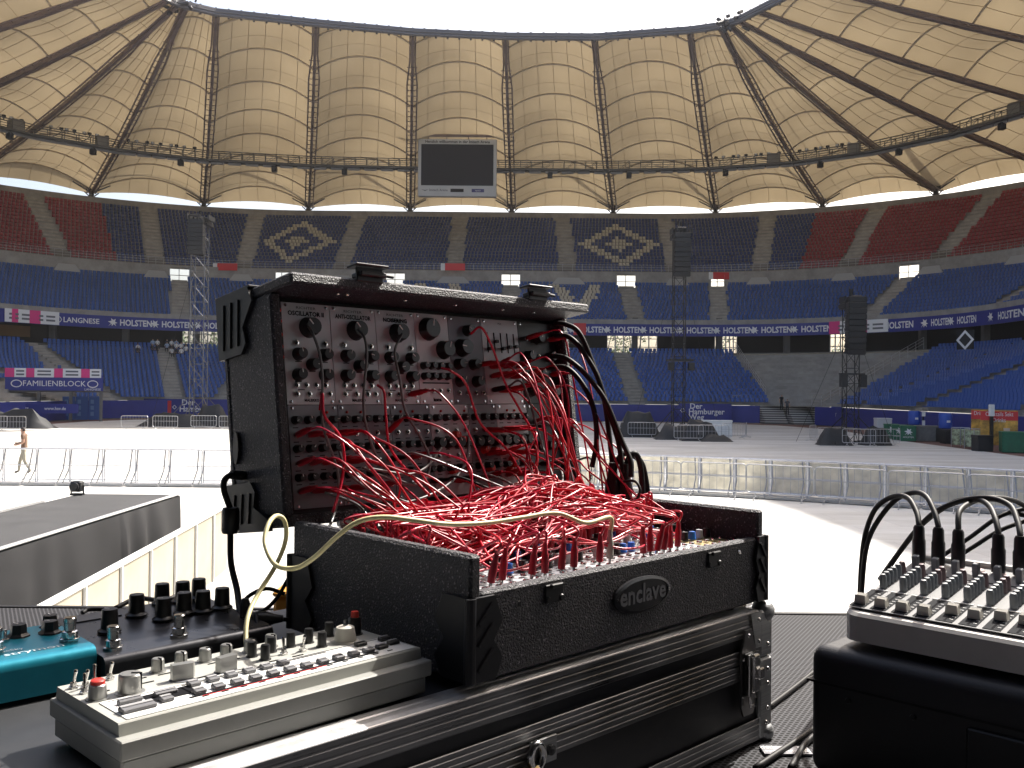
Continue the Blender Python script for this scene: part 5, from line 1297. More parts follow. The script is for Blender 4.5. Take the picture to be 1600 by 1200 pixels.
# ---- base modules, lying almost flat
PZ = .083
bx = [.0165, .078, .140, .204, .262, .330, .402, .470, .5435]
for row in range(2):
    y0 = .0165+.149*row
    for i in range(8):
        a, b = bx[i], bx[i+1]; w, h = b-a-.0008, .148
        mod = MB().box(0, w, 0, h, -.0016, 0, bev=.0003).build('module', (P_SIL, P_SIL, P_GRY, P_SIL, P_PINK, P_SIL, P_SIL, mat('panel_gold', (.42, .33, .16), .4, .3))[i], syn, (a, y0, PZ))
        nx = max(3, int(w/.016))
        for ky in range(6):
            for kx in range(nx):
                x, y = w*(kx+.5)/nx, .012+.0245*ky
                if ky in (0, 1, 3) or mr.random() < .3: add_ctrl(mod, 'J', x, y, 0, False); JACKS_BASE.append((a+x, y0+y))
                else: add_ctrl(mod, mr.choice(('S', 'S', 'M', 'GS', 'GB') if row == 0 else ('S', 'M')), x, y, mr.uniform(-120, 120), False)
        for kx in range(3): MB().box(w*(.2+.3*kx)-.006, w*(.2+.3*kx)+.006, .0045, .0058, .0001, .0004).build('caption', DARK_T, mod)

# ================================================================== PATCH CABLES
MS = Matrix.Translation(A0) @ Matrix.Rotation(YAW, 4, 'Z')
def wb(x, y, z): return MS @ Vector((x, y, z))
def wl(x, y, z): return MS @ (LID @ Vector((x, y, z)))
def spline(P, n=10):
    P = [Vector(p) for p in P]; Q = [P[0]*2-P[1]]+P+[P[-1]*2-P[-2]]; out = []
    for i in range(1, len(Q)-2):
        a, b, c, d = Q[i-1:i+3]
        for k_ in range(n):
            t = k_/n; out.append(.5*((2*b)+(c-a)*t+(2*a-5*b+4*c-d)*t*t+(3*b-a-3*c+d)*t**3))
    out.append(P[-1]); return out
REDC = mat('cable_red', (0.52, 0.010, 0.040), 0.27, spec=.7); REDS = [REDC, mat('cable_crimson', (0.44, 0.008, 0.045), 0.30, spec=.7), mat('cable_scarlet', (0.58, 0.016, 0.035), 0.30, spec=.7), mat('cable_worn_red', (0.36, 0.012, 0.035), 0.4)]; REDP = mat('plug_red', (0.36, 0.010, 0.025), 0.45)
GRYC = mat('cable_grey', (0.06, 0.06, 0.065), 0.3); GRYC2 = mat('cable_smoke', (0.11, 0.11, 0.115), 0.28); YELC = mat('cable_yellow', (0.66, 0.60, 0.33), 0.45); SLEEVE = mat('cable_sleeve', (0.30, 0.31, 0.27), 0.5)
def plug_mesh(m):
    mb = MB(); mb.lathe([(.0019, 0), (.0019, .006)], 8, mi=1); mb.lathe([(.0042, .005), (.0044, .008), (.0042, .026), (.0032, .028), (.0030, .034), (.0022, .040)], 10); return mb.mesh('plug', [m, CHROME], 40)
PLUG = {'red': plug_mesh(REDP), 'black': plug_mesh(BLACKR), 'yellow': plug_mesh(SLEEVE)}
def aim(o, d): o.rotation_mode = 'XYZ'; o.rotation_euler = Vector(d).to_track_quat('Z', 'Y').to_euler()
def cable(P, r, m, label, group, plugs=(), n=9, cat='cable', name='patch_cable', sides=7):
    pts = spline(P, n); o = MB().tube(pts, r, sides).build(name, m, None, smooth=179); tag(o, label, cat, group)
    for which, pos, d in plugs: q = link_mesh('plug', PLUG[which], o, pos); aim(q, d)
    return o
UP = Vector((0, 0, 1)); pr = random.Random(23)
def vj(s): return Vector((pr.gauss(0, s), pr.gauss(0, s), pr.gauss(0, s)))
def base_plug(x, y): return wb(x, y, PZ+.003)
LB = 'red patch cable looping in the heap over the synth base'
front = [(.055, .030), (.074, .032), (.118, .030), (.140, .030), (.168, .031), (.190, .031), (.236, .031), (.325, .033), (.338, .032), (.352, .033), (.366, .032), (.382, .033), (.40, .034), (.52, .185), (.53, .19)]
used_j = list(front)
bj = [j for j in JACKS_BASE if j[1] > .125 and .03 < j[0] < .45]
pr.shuffle(bj)
def heap_z(x, y):
    g1 = math.exp(-((x-.34)/.12)**2-((y-.19)/.10)**2); g2 = math.exp(-((x-.16)/.12)**2-((y-.20)/.10)**2); return PZ+.014+.058*g1+.018*g2
for i in range(120):
    a = front[i] if i < len(front) else bj[i % len(bj)]
    if i < len(front): b = bj[(i*3+40) % len(bj)]
    else: b = bj[(i+130) % len(bj)]
    if pr.random() < .65 and abs(a[0]-b[0]) < .12: b = bj[(i*7+60) % len(bj)]
    p0, p1 = base_plug(*a), base_plug(*b); d0 = (UP+vj(.10)).normalized(); d1 = (UP+vj(.10)).normalized()
    P = [p0+d0*.034, p0+d0*.052]
    # sheaf: strands run together over the heap before they part
    nmid = 3; lane = pr.gauss(0, .035)
    for k_ in range(1, nmid+1):
        f = k_/(nmid+1); x = a[0]+(b[0]-a[0])*f; y = a[1]+(b[1]-a[1])*f; y = y*.4+(.165+lane*1.4)*.6
        x = min(max(x+pr.gauss(0, .022), .03), .53); y = min(max(y+pr.gauss(0, .018), .045), .31)
        top = heap_z(x, y); z = PZ+.012+(top-PZ)*pr.uniform(.25, 1.15); P.append(wb(x, y, z))
    P += [p1+d1*.052, p1+d1*.034]
    cable(P, .0015, pr.choice(REDS), LB, 'red cables heaped over the synth base', (('red', p0, d0), ('red', p1, d1)), n=7, sides=6)
# long slack loops thrown over the heap
for i in range(46):
    x0, x1 = pr.uniform(.04, .22), pr.uniform(.34, .46); yy = pr.uniform(.055, .25)
    a, b = base_plug(*bj[(i*5+200) % len(bj)]), base_plug(*bj[(i*9+17) % len(bj)])
    P = [a+UP*.034, a+UP*.055]
    for f in (0, .25, .5, .75, 1): x = x0+(x1-x0)*f; P.append(wb(x, yy+.05*math.sin(f*3.1)*pr.uniform(-1, 1), heap_z(x, yy)*pr.uniform(.90, 1.0)+.004+.022*math.sin(f*math.pi)*pr.random()))
    P += [b+UP*.055, b+UP*.034]
    cable(P, .0015, pr.choice(REDS), LB, 'red cables heaped over the synth base', (('red', a, UP), ('red', b, UP)), n=8, sides=6)
# from lid to base
LN = (MS.to_3x3() @ LID.to_3x3()) @ Vector((0, -1, 0))
LL = 'red patch cable hanging from the lid modules down into the base'
jr = [j for j in JACKS_LID if j[0] > .37]; jl = [j for j in JACKS_LID if j[0] < .13 and j[1] < .16]; jm = [j for j in JACKS_LID if .13 < j[0] < .37 and j[1] < .20]
pr.shuffle(jr); pr.shuffle(jl); pr.shuffle(jm)
sel = [(j, 'r') for j in jr[:34]]+[(j, 'l') for j in jl[:15]]+[(j, 'm') for j in jm[:5]]
for i, ((x, z), side) in enumerate(sel):
    p0 = wl(x, .020, z); d0 = (LN+vj(.12)+UP*.05).normalized()
    if side == 'r': tx, ty = min(.535, max(.30, x+pr.gauss(-.03, .06))), pr.uniform(.16, .30)
    elif side == 'l': tx, ty = x+pr.uniform(.03, .16), pr.uniform(.17, .30)
    else: tx, ty = x+pr.uniform(-.05, .12), pr.uniform(.17, .30)
    p1 = wb(tx, ty, PZ+.003)
    out = pr.uniform(.060, .085); q0 = p0+d0*.034
    q1 = p0+d0*out-UP*.01; drop = q1.z-p1.z
    q2 = q1.lerp(p1, .30)+LN*pr.uniform(.01, .035)+UP*drop*.02+vj(.008); q3 = q1.lerp(p1, .72)+LN*pr.uniform(.005, .035)-UP*drop*.10+vj(.012); q3.z = max(q3.z, p1.z+.03)
    cable([q0, q1, q2, q3, p1+UP*.05+vj(.01), p1+UP*.034], .0015, pr.choice(REDS), LL, 'red cables hanging from the lid', (('red', p0, d0), ('red', p1, UP)), n=8, sides=6)
for i in range(9):
    x, z = jr[(34+i) % len(jr)] if i < 6 else jm[5+i]; p0 = wl(x, .020, z); p1 = base_plug(pr.uniform(.28, .5), pr.uniform(.15, .3)); q1 = p0+LN*.07
    cable([p0+LN*.034, q1, q1.lerp(p1, .35)+LN*.03+vj(.01), q1.lerp(p1, .75)+LN*.03-UP*.01, p1+UP*.055, p1+UP*.034], .0018, (GRYC, GRYC2, BLACKR)[i % 3], ('black', 'pale grey', 'dark grey')[(i+2) % 3]+' patch cable hanging among the red ones at the right of the lid', 'dark cables among the red ones', (('black', p0, LN), ('black', p1, UP)), n=8, sides=6)
# hand-laid cables
def lpx(px, py, off):
    n_ = LN; p0 = wl(0, .022, 0)+n_*off; r = ray(px, py); c = Vector((0, 0, CAM_Z)); return c+r*((p0-c).dot(n_)/r.dot(n_))
cable([lpx(482, 510, .02), lpx(489, 522, .045), lpx(500, 556, .05), lpx(504, 600, .05), lpx(503, 655, .05), lpx(512, 690, .05), lpx(527, 735, .05), lpx(528, 775, .05), lpx(520, 810, .06), lpx(505, 840, .09)], .0019, GRYC2, 'grey patch cable falling from the left oscillator past the lit rim', 'grey patch cables')
cable([lpx(560, 515, .02), lpx(570, 530, .045), lpx(573, 560, .05), lpx(568, 620, .05), lpx(572, 665, .05), lpx(590, 715, .05), lpx(620, 748, .06), lpx(650, 757, .06), lpx(668, 745, .055), lpx(671, 720, .05), lpx(668, 702, .04)], .0019, GRYC2, 'grey patch cable hanging in a loop from the middle oscillator', 'grey patch cables')
cable([lpx(628, 522, .02), lpx(620, 538, .04), lpx(617, 555, .045), lpx(624, 590, .05), lpx(633, 640, .05), lpx(655, 680, .05), lpx(671, 715, .055), lpx(666, 745, .06), lpx(640, 758, .06), lpx(600, 745, .06), lpx(566, 730, .05)], .0019, GRYC2, 'grey patch cable curling from the noise module back to the left', 'grey patch cables')
cable([lpx(732, 665, .03), lpx(732, 700, .045), lpx(724, 730, .05), lpx(700, 757, .06), lpx(660, 778, .07), lpx(620, 785, .07), lpx(585, 770, .06), lpx(545, 740, .05), lpx(530, 705, .035)], .0019, GRYC2, 'grey patch cable sagging low across the middle of the lid', 'grey patch cables')
cable([lpx(508, 770, .045), lpx(525, 775, .06), lpx(560, 790, .08), lpx(578, 815, .10), lpx(586, 845, .13), lpx(588, 860, .15)], .0019, GRYC2, 'short grey patch cable arching over the left rear corner of the base', 'grey patch cables')
cable([lpx(568, 730, .05), lpx(600, 736, .06), lpx(640, 741, .065), lpx(668, 728, .06), lpx(690, 700, .04)], .0019, GRYC, 'dark grey patch cable lying flat across the lower lid', 'grey patch cables')
cable([lpx(545, 725, .05), lpx(575, 757, .065), lpx(610, 775, .08), lpx(650, 790, .09)], .0019, GRYC, 'dark grey patch cable running into the red heap', 'grey patch cables')
cable([lpx(500, 640, .03), lpx(504, 615, .05), lpx(507, 650, .055), lpx(530, 680, .06), lpx(538, 715, .06), lpx(532, 760, .06), lpx(520, 800, .07)], .0019, REDC, 'bright red patch cable standing up in the left of the lid', 'red cables hanging from the lid')
cable([lpx(590, 602, .03), lpx(600, 612, .05), lpx(603, 650, .05), lpx(610, 700, .055), lpx(640, 740, .06), lpx(672, 775, .08)], .0019, REDC, 'red patch cable running down from under the middle oscillator', 'red cables hanging from the lid')
cable([lpx(735, 522, .03), lpx(752, 512, .05), lpx(770, 545, .05), lpx(790, 600, .05), lpx(812, 640, .055), lpx(838, 690, .06), lpx(832, 738, .07), lpx(790, 762, .08), lpx(740, 770, .09)], .0019, REDC, 'long red patch cable dropping from the upper middle module and sweeping left', 'red cables hanging from the lid')
cable([lpx(690, 575, .03), lpx(705, 580, .05), lpx(728, 600, .05), lpx(750, 660, .055), lpx(790, 700, .06), lpx(815, 740, .07)], .0019, REDC, 'red patch cable sloping right from the pale module', 'red cables hanging from the lid')
# yellow cable over the base
jy = base_plug(.262, .036)
PY = [jy+UP*.034, jy+UP*.055]+[at(*q) for q in ((915, 817, 1.10), (870, 802, 1.08), (815, 809, 1.05), (760, 817, 1.02), (700, 819, .99), (650, 813, .97), (600, 808, .955), (560, 815, .95), (527, 838, .95), (490, 872, .955), (460, 888, .965), (430, 882, .98), (414, 850, 1.0), (419, 820, 1.02), (432, 806, 1.04), (445, 815, 1.05), (446, 845, 1.06), (430, 885, 1.07), (402, 930, 1.05), (387, 965, 1.02), (384, 1000, 1.0), (388, 1020, .99))]
cable(PY, .0026, YELC, 'pale yellow patch cable bridging the heap and looping left of the case', None, (('yellow', jy, UP),), n=9, sides=9)
# black leads from the right of the lid to the multi-pin plugs
def blk(P, label, r=.0042): return cable([at(*q) for q in P], r, BLACKR, label, 'black leads behind the synth base', n=9, name='audio_lead', sides=9)
blk(((868, 505, 1.52), (885, 507, 1.50), (905, 520, 1.49), (925, 565, 1.48), (943, 620, 1.47), (953, 690, 1.46), (958, 740, 1.455)), 'black lead leaving the lid highest on its right side')
blk(((868, 524, 1.52), (888, 526, 1.50), (908, 545, 1.485), (932, 585, 1.47), (950, 640, 1.46), (966, 690, 1.45), (973, 740, 1.44)), 'second black lead leaving the right side of the lid')
blk(((860, 556, 1.52), (885, 560, 1.49), (915, 585, 1.47), (945, 625, 1.455), (970, 685, 1.445), (985, 720, 1.43), (986, 745, 1.42)), 'third black lead leaving the right side of the lid')
blk(((855, 575, 1.51), (885, 575, 1.49), (910, 600, 1.47), (928, 640, 1.46), (932, 690, 1.455), (925, 730, 1.45)), 'lowest black lead curving down beside the lid')
blk(((958, 760, 1.45), (962, 725, 1.45), (978, 708, 1.46), (1000, 720, 1.47), (1009, 750, 1.48), (1013, 790, 1.49)), 'black lead arching from the rear plugs, outer loop', .0048)
blk(((975, 760, 1.44), (980, 722, 1.45), (992, 709, 1.455), (1001, 730, 1.46), (1005, 790, 1.47)), 'black lead arching from the rear plugs, inner loop', .0048)
blk(((975, 752, 1.42), (992, 752, 1.40), (1000, 765, 1.39), (995, 780, 1.385), (985, 786, 1.38)), 'thin black lead curling round the rear plugs', .0022)
for i, (px, py) in enumerate(((957, 778), (976, 780))):
    p = at(px, py, 1.445); o = thing('cable_plug', ('left', 'right')[i]+' of two fat black plugs standing behind the synth base', 'plug', (p.x, p.y, p.z-.05)); MB().lathe([(.006, 0), (.011, .01), (.012, .05), (.012, .07), (.008, .085), (.006, .105)], 14).build('body', BLACKR, o, smooth=40); MB().lathe([(.0128, .03), (.0128, .036)], 14).build('collar', BLACKP, o)
# power lead on the left of the lid
pl = [at(*q) for q in ((378, 743, 1.235), (362, 742, 1.22), (351, 750, 1.21), (350, 766, 1.21), (356, 785, 1.21), (360, 800, 1.21), (360, 838, 1.20), (361, 880, 1.19), (370, 920, 1.17), (374, 950, 1.14), (380, 972, 1.10))]
o = cable(pl, .0040, BLACKR, 'black power lead with a fat inline filter hanging left of the lid', None, n=9, name='power_lead', sides=9)
mb = MB(); mb.lathe([(.010, 0), (.0115, .004), (.0115, .028), (.010, .033)], 14); q = mb.build('inline_filter', BLACKP, o, at(360, 833, 1.205), smooth=40)
q = MB().lathe([(.006, 0), (.0065, .018), (.0055, .03)], 12).build('angled_plug', BLACKP, o, at(362, 742, 1.222), smooth=40); aim(q, at(378, 743, 1.24)-at(362, 742, 1.222))
for P, lab in ((((445, 928, 1.20), (415, 920, 1.20), (385, 935, 1.19), (372, 965, 1.16), (370, 985, 1.13)), 'thin black lead arching from the base to the black pedal'),
               (((450, 905, 1.2), (432, 935, 1.19), (410, 955, 1.17), (380, 965, 1.14)), 'thin black lead sagging behind the black pedal'),
               (((450, 968, 1.13), (430, 968, 1.12), (412, 966, 1.11)), 'short black lead entering the fat plug by the pedal'),
               (((400, 960, 1.10), (402, 980, 1.08), (398, 1000, 1.06), (405, 1012, 1.05)), 'black lead dropping from the plug behind the drum machine')):
    cable([at(*q) for q in P], .0026, BLACKR, lab, None, n=8, name='thin_lead')
for P, lab in ((((180, 950, 1.3), (215, 935, 1.32), (255, 938, 1.3), (290, 925, 1.33)), 'black lead lying behind the knobs of the black pedal'), (((128, 958, 1.35), (140, 952, 1.36), (170, 953, 1.36), (200, 962, 1.33)), 'grey lead resting on the speaker grille behind the pedals')):
    cable([at(*q) for q in P], .0035, BLACKR, lab, None, n=8, name='thin_lead')
p = at(402, 968, 1.11); q = thing('jack_plug', 'fat black jack plug at the right end of the black pedal', 'plug', p, (0, R(90), R(10))); MB().lathe([(.005, -.02), (.009, -.016), (.0095, .01), (.006, .02), (.004, .03)], 14).build('body', BLACKP, q, smooth=40)
p = at(455, 945, 1.5); q = thing('orange_box', 'small orange box half hidden behind the left end of the base', 'box', (p.x, p.y, SUBZ)); MB().box(-.03, .03, 0, .06, 0, .155, bev=.006).build('body', mat('box_orange', (.65, .28, .03), .5), q); MB().box(-.031, .031, -.001, .061, .155, .163, bev=.003).build('cap', mat('box_orange', (.65, .28, .03), .5), q)
# leads running over the grille at the right
for P, lab in ((((1290, 1035, 1.75), (1240, 1075, 1.6), (1200, 1105, 1.45)), 'upper black lead crossing the speaker grille'), (((1300, 1115, 1.5), (1255, 1150, 1.40), (1180, 1200, 1.24)), 'middle black lead crossing the speaker grille'), (((1310, 1130, 1.5), (1265, 1155, 1.36), (1235, 1200, 1.21)), 'lower black lead crossing the speaker grille')):
    pts = [ground(q[0], q[1], SUBZ+.006) for q in P]; cable(pts, .0042, BLACKR, lab, None, n=8, name='floor_lead', sides=8)

# ================================================================== DRUM MACHINE
dm = thing('drum_machine', 'beige grey drum machine with white front panel, toggles and many knobs', 'drum machine', (-.2952, .7058, CASEZ), (0, 0, R(46)))
BEIGE = mat('abs_beige', (.275, .278, .262), .5, var=.06, vscale=30, bump=.08, bscale=900, bdist=.0005); BEIGE2 = mat('abs_beige_top', (.35, .352, .325), .5, bump=.06, bscale=900, bdist=.0005)
DL, DDp, DZ = .312, .142, .0455
MB().box(.003, DL-.003, .003, DDp-.003, .002, .0192, bev=.002).build('lower_shell', BEIGE, dm)
mb = MB(); prof = [(.0, .0172), (.0, .0285), (.0012, .0298), (.009, .0302)]; mb.box(0, DL, -.002, DDp, .0198, .0352, bev=.0012); mb.build('middle_shell', BEIGE, dm)
mb = MB(); pv = [(.010, .0350), (.0115, DZ-.0012), (.0125, DZ), (DDp-.006, DZ), (DDp-.003, .0350)]; xs_ = (.004, .0065, DL-.0065, DL-.004); mb.prism([(y, z) for y, z in pv], .004, DL-.004, M=Matrix(((0, 0, 1, 0), (1, 0, 0, 0), (0, 1, 0, 0), (0, 0, 0, 1)))); mb.build('upper_shell', BEIGE2, dm)
for x in (.02, DL-.02):
    for y in (.015, DDp-.015): MB().lathe([(.006, 0), (.006, .0022)], 10).build('foot', BLACKR, dm, (x, y, 0))
pan = MB().box(.012, DL-.008, .0145, .0675, DZ+.0002, DZ+.0008).build('front_panel', mat('panel_white', (.74, .74, .72), .45), dm)
ZP = DZ+.0009
for x0, x1, y0, y1, m in ((.038, .080, .029, .0505, DARK_T), (.066, .262, .0172, .0205, DARK_T), (.076, .20, .0158, .0166, RED), (.012, .300, .0560, .0566, DARK_T), (.076, .225, .0525, .0542, DARK_T), (.072, .0735, .022, .05, DARK_T), (.225, .300, .036, .0365, DARK_T), (.19, .262, .056, .0575, DARK_T)):
    MB().box(x0+.004, x1+.004, y0+.008, y1+.008, ZP, ZP+.0003).build('panel_print', m, pan)
for i in range(12): MB().box(.082+.0178*i-.003, .082+.0178*i+.003, .0215, .0235, ZP, ZP+.0003).build('caption', DARK_T, pan)
for x, y in ((.045, .090), (.060, .085), (.082, .098), (.105, .102), (.13, .098), (.15, .096), (.175, .065), (.2, .064), (.10, .066), (.14, .062), (.06, .1), (.022, .087)): MB().box(x-.002, x+.010, y+.0071, y+.0089, DZ+.0002, DZ+.0006).build('caption', DARK_T, dm)
DX, DY = .004, .008
KSIL = mat('knob_silver', (.30, .30, .29), .3, .6); BTN = mat('button_grey', (.14, .14, .15), .5, spec=.25)
def kn(x, y, r, h, m, tap=.86, n=24, pointer=DARK_T):
    o = MB().lathe([(r*1.25, 0), (r*1.25, .0008), (r, .001), (r, h*.15), (r*(.5+tap/2), h*.92), (r*tap*.92, h)], n).build('knob', m, dm, (x+DX, y+DY, DZ), (0, 0, mr.uniform(-1, 1)), smooth=35)
    if pointer: MB().box(-r*.10, r*.10, -r*1.0, -r*.1, h*.2, h+.0006).build('pointer', pointer, o)
    return o
o_ = kn(.012, .0728, .0076, .0125, KSIL, .8, 24, None); MB().lathe([(.0058, 0), (.0058, .003), (.0045, .004)], 20).build('red_cap', mat('cap_red', (.5, .03, .02), .4), o_, (0, 0, .0122), smooth=40)
kn(.038, .0699, .0098, .0165, KSIL, .92, 30)
for x, y in ((.0807, .1092), (.1052, .1138), (.1274, .1101), (.1484, .1085), (.1738, .1086), (.1983, .1105)): kn(x, y, .0060, .0125, KSIL, .84, 20)
for x, y, a in ((.0856, .0727, 35), (.1253, .0669, 55)):
    o_ = MB().lathe([(.0105, 0), (.0105, .0006)], 28).build('dial', GREY_T, dm, (x+DX, y+DY, DZ)); mb = MB(); mb.prism([(-.009, -.0036), (.009, -.0044), (.0115, 0), (.009, .0044), (-.009, .0036)], .001, .0145); bm_ = mb.build('selector_knob', KSIL, o_, (0, 0, 0), (0, 0, R(a-45)))
for x, y in ((.1672, .0932), (.1707, .075), (.1891, .0942), (.213, .0972), (.2342, .0971), (.2357, .0758), (.264, .104)): kn(x, y, .0046, .0145, KBLK, .95, 14, None)
o_ = kn(.264, .0757, .0115, .016, mat('knob_cream', (.5, .48, .43), .4), .6, 24, None); MB().lathe([(.0025, 0), (.002, .006)], 8).build('shaft', CHROME, o_, (0, 0, .016))
o_ = kn(.288, .092, .007, .018, KBLK, .9, 18, None); MB().lathe([(.0045, 0), (.004, .006)], 12).build('red_cap', mat('cap_red', (.5, .03, .02), .4), o_, (0, 0, .018))
for i, (x, y) in enumerate(((.0085, .1145), (.010, .0944), (.016, .108), (.0265, .1149), (.0405, .1166), (.1931, .078), (.2126, .0751))):
    o_ = MB().lathe([(.0042, 0), (.0042, .0018), (.003, .0022), (.0028, .005)], 6).build('toggle_switch', CHROME, dm, (x+DX, y+DY, DZ)); t = MB(); t.cyl((0, 0, .004), (.001, .003 if i % 2 else -.002, .0145), .0010, .0016, 8); t.lathe([(.0004, 0), (.0019, .0006), (.0012, .0016)], 8, (.001, .003 if i % 2 else -.002, .0145)); t.build('lever', CHROME, o_)
def btn(x, y, w, d, m=BTN):
    o_ = MB().box(-w/2, w/2, -d/2, d/2, 0, .0035, bev=.0007).build('button', m, dm, (x+DX, y+DY, ZP)); MB().box(-w/2+.0006, w/2-.0006, d*.05, d/2-.0006, .0035, .0044, bev=.0003).build('button_top', mat('button_light', (.30, .30, .31), .5, spec=.25), o_)
btn(.026, .0426, .020, .006); btn(.0235, .0225, .028, .011); btn(.0555, .041, .020, .006)
for x in (.049,)+tuple(.0778+.0178*i for i in range(11)): btn(x, .0258, .0105, .0088)
for x in tuple(.084+.0178*i for i in range(6)): btn(x, .0475, .0105, .0088)
for x, y in ((.2637, .0493), (.2725, .0262), (.2931, .0483), (.291, .0311)): btn(x, y, .0125, .0075, KBLK)

# ================================================================== PEDALS
def pedal_shell(name, label, loc, yaw, w, d, h, m, slope=0.0, rf=.010):
    o = thing(name, label, 'effects pedal', loc, (0, 0, yaw)); prof = []
    for i in range(7): a = R(90*i/6); prof.append((rf-rf*math.cos(a), h-rf+rf*math.sin(a)))
    prof = [(0, 0)]+prof+[(d-.004, h+slope), (d, h+slope-.004), (d, 0)]
    mb = MB(); mb.prism(prof, 0, w, M=Matrix(((0, 0, 1, 0), (1, 0, 0, 0), (0, 1, 0, 0), (0, 0, 0, 1)))); mb.build('housing', m, o, smooth=35); return o
TEAL = mat('anodised_teal', (0.012, 0.22, 0.31), 0.32, 0.45, var=.08, vscale=60, bump=.05, bscale=900, bdist=.0004); GUN = mat('anodised_black', (0.035, 0.036, 0.042), 0.30, 0.5, var=.12, vscale=40)
yb = R(44.5); c_, s_ = math.cos(yb), math.sin(yb); BW = .165
bp_ = pedal_shell('blue_pedal', 'teal blue effects pedal with white lettering at the left edge', (-.421-BW*c_, .949-BW*s_, CASEZ+.002), yb, BW, .122, .0385, TEAL, .002)
def pk(o, x, y, h, r, hh, m=KBLK, fluted=True):
    k_ = MB().lathe([(r*1.35, 0), (r*1.35, .0015), (r*1.1, .003), (r, .004), (r*.92, hh*.92), (r*.85, hh)], 12 if fluted else 26, ribs=.10 if fluted else 0).build('knob', m, o, (x, y, h), (0, 0, mr.uniform(0, 1)), smooth=30); MB().box(-r*.06, r*.06, r*.1, r*.8, hh, hh+.0004).build('pointer', KWHT, k_); return k_
def footsw(o, x, y, h):
    s_ = MB().lathe([(.0105, 0), (.0105, .003), (.0085, .0034)], 6).build('footswitch', CHROME, o, (x, y, h)); MB().lathe([(.0078, .003), (.0078, .010), (.006, .011)], 16).build('collar', CHROME, s_, smooth=40); MB().lathe([(.0058, .010), (.0058, .019), (.0064, .0195), (.0064, .0235), (.0055, .0245)], 16).build('plunger', CHROME, s_, smooth=40)
for x, y in ((BW-.048, .0874), (BW-.0193, .080), (BW-.010, .107), (BW-.085, .10)): pk(bp_, x, y, .0398, .0085, .013)
footsw(bp_, BW-.0135, .0378, .039); footsw(bp_, BW-.082, .045, .039)
mb = MB(); mb.cyl((0, 0, 0), (0, .002, .012), .0015, .002, 8); mb.lathe([(.004, 0), (.004, .003)], 6); mb.build('toggle_switch', CHROME, bp_, (BW-.064, .075, .0395))
lettering('strymon', .0135, mat('print_pale', (.62, .7, .72), .5), bp_, (BW-.052, .024, .0394), (0, 0, 0), sx=1.25); lettering('blueSky', .009, mat('print_pale', (.62, .7, .72), .5), bp_, (BW-.072, .038, .0396), (0, 0, 0))
yk = R(45.5); kp = pedal_shell('black_pedal', 'black metal effects pedal with tall black knobs behind the drum machine', (-.408, .939, CASEZ+.002), yk, .192, .176, .029, GUN, .007, .008)
for x, y in ((.0381, .084), (.0873, .128), (.104, .094), (.133, .160), (.134, .104), (.157, .155), (.155, .098), (.180, .158), (.180, .098)): pk(kp, x, y, .0305+.007*y/.176, .0092, .0245, KBLK, False)
footsw(kp, .0185, .026, .0295); footsw(kp, .0905, .026, .0295)
lettering('TIMELINE', .0085, GREY_T, kp, (.088, .062, .0322), (R(2.3), 0, 0)); MB().box(.02, .075, .140, .165, .0345, .0362).build('display_frame', mat('print_frame', (.06, .06, .065), .4), kp)
for q in range(4): MB().lathe([(.0016, 0), (.001, .0006)], 8).build('marker', GREY_T, kp, (.012+.006*(q % 2), .075+.007*(q//2), .0318))
MB().box(.192, .200, .02, .06, .006, .026, bev=.003).build('side_socket', BLACKP, kp)
MB().lathe([(.006, 0), (.0065, .014), (.004, .022)], 12).build('power_plug', BLACKP, kp, (.184, .05, .031))

# ================================================================== MIXER ON ITS BOX
ym = R(-45); bxo = thing('equipment_box', 'black moulded equipment box under the mixing desk at the right', 'box', (.434, 1.2, SUBZ+.002), (0, 0, ym))
BH = 2.928-SUBZ-.002
BOXM = mat('moulded_black', (.013, .013, .016), .5, bump=.25, bscale=500, bdist=.001)
MB().rbox(-.035, .75, -.035, .40, 0, BH, .020, 5).build('body', BOXM, bxo, smooth=50)
for x in (.16, .40): MB().box(x, x+.09, -.0385, -.034, .01, BH-.055, bev=.003).build('moulded_rib', BOXM, bxo)
MB().box(.262, .392, -.0365, -.034, .02, BH-.06, bev=.001).build('handle_recess', BLACKM, bxo); MB().box(-.0358, .7508, -.0358, .4008, BH-.047, BH-.044).build('lid_seam', BLACKR, bxo)
for x in (.02, .1, .2, .3): MB().lathe([(.004, 0), (.003, .002)], 10).build('screw', BLACKM, bxo, (x, -.036, BH-.06), (R(90), 0, 0))
mxr = thing('mixing_desk', 'light grey mixing desk with white faders and grey knobs at the right', 'mixer', (.434, 1.2, 2.930), (0, 0, ym))
th = .15; MXW, MXD = .46, .245; FH = .047
CASW = mat('desk_grey', (.52, .505, .475), .5, var=.05, vscale=30); TOPM = mat('desk_top', (.24, .24, .245), .7, spec=.2); STRIP = mat('desk_strip', (.03, .031, .034), .9, spec=.08); KNG = mat('knob_slate', (.13, .145, .165), .42); KNR = mat('knob_maroon', (.13, .085, .095), .42); CAPW = mat('fader_white', (.62, .60, .54), .45)
TT = Matrix.Translation((0, 0, FH)) @ Matrix.Rotation(th, 4, 'X')
tz = math.tan(th)
mb = MB(); rr_ = .02
pl_ = [(rr_, 0)]+[(rr_-rr_*math.sin(R(a)), rr_-rr_*math.cos(R(a))) for a in (30, 60, 90)]+[(0, MXD), (MXW, MXD), (MXW, 0)]
vs = [(x, y-.014, 0.004 if y > .02 else .008) for x, y in pl_]+[(x, y-.014, FH-.0075+y*tz) for x, y in pl_]+[(x*.992+.002, (y if y > .01 else y+.004)-.014, FH-.0035+y*tz) for x, y in pl_]; n = len(pl_)
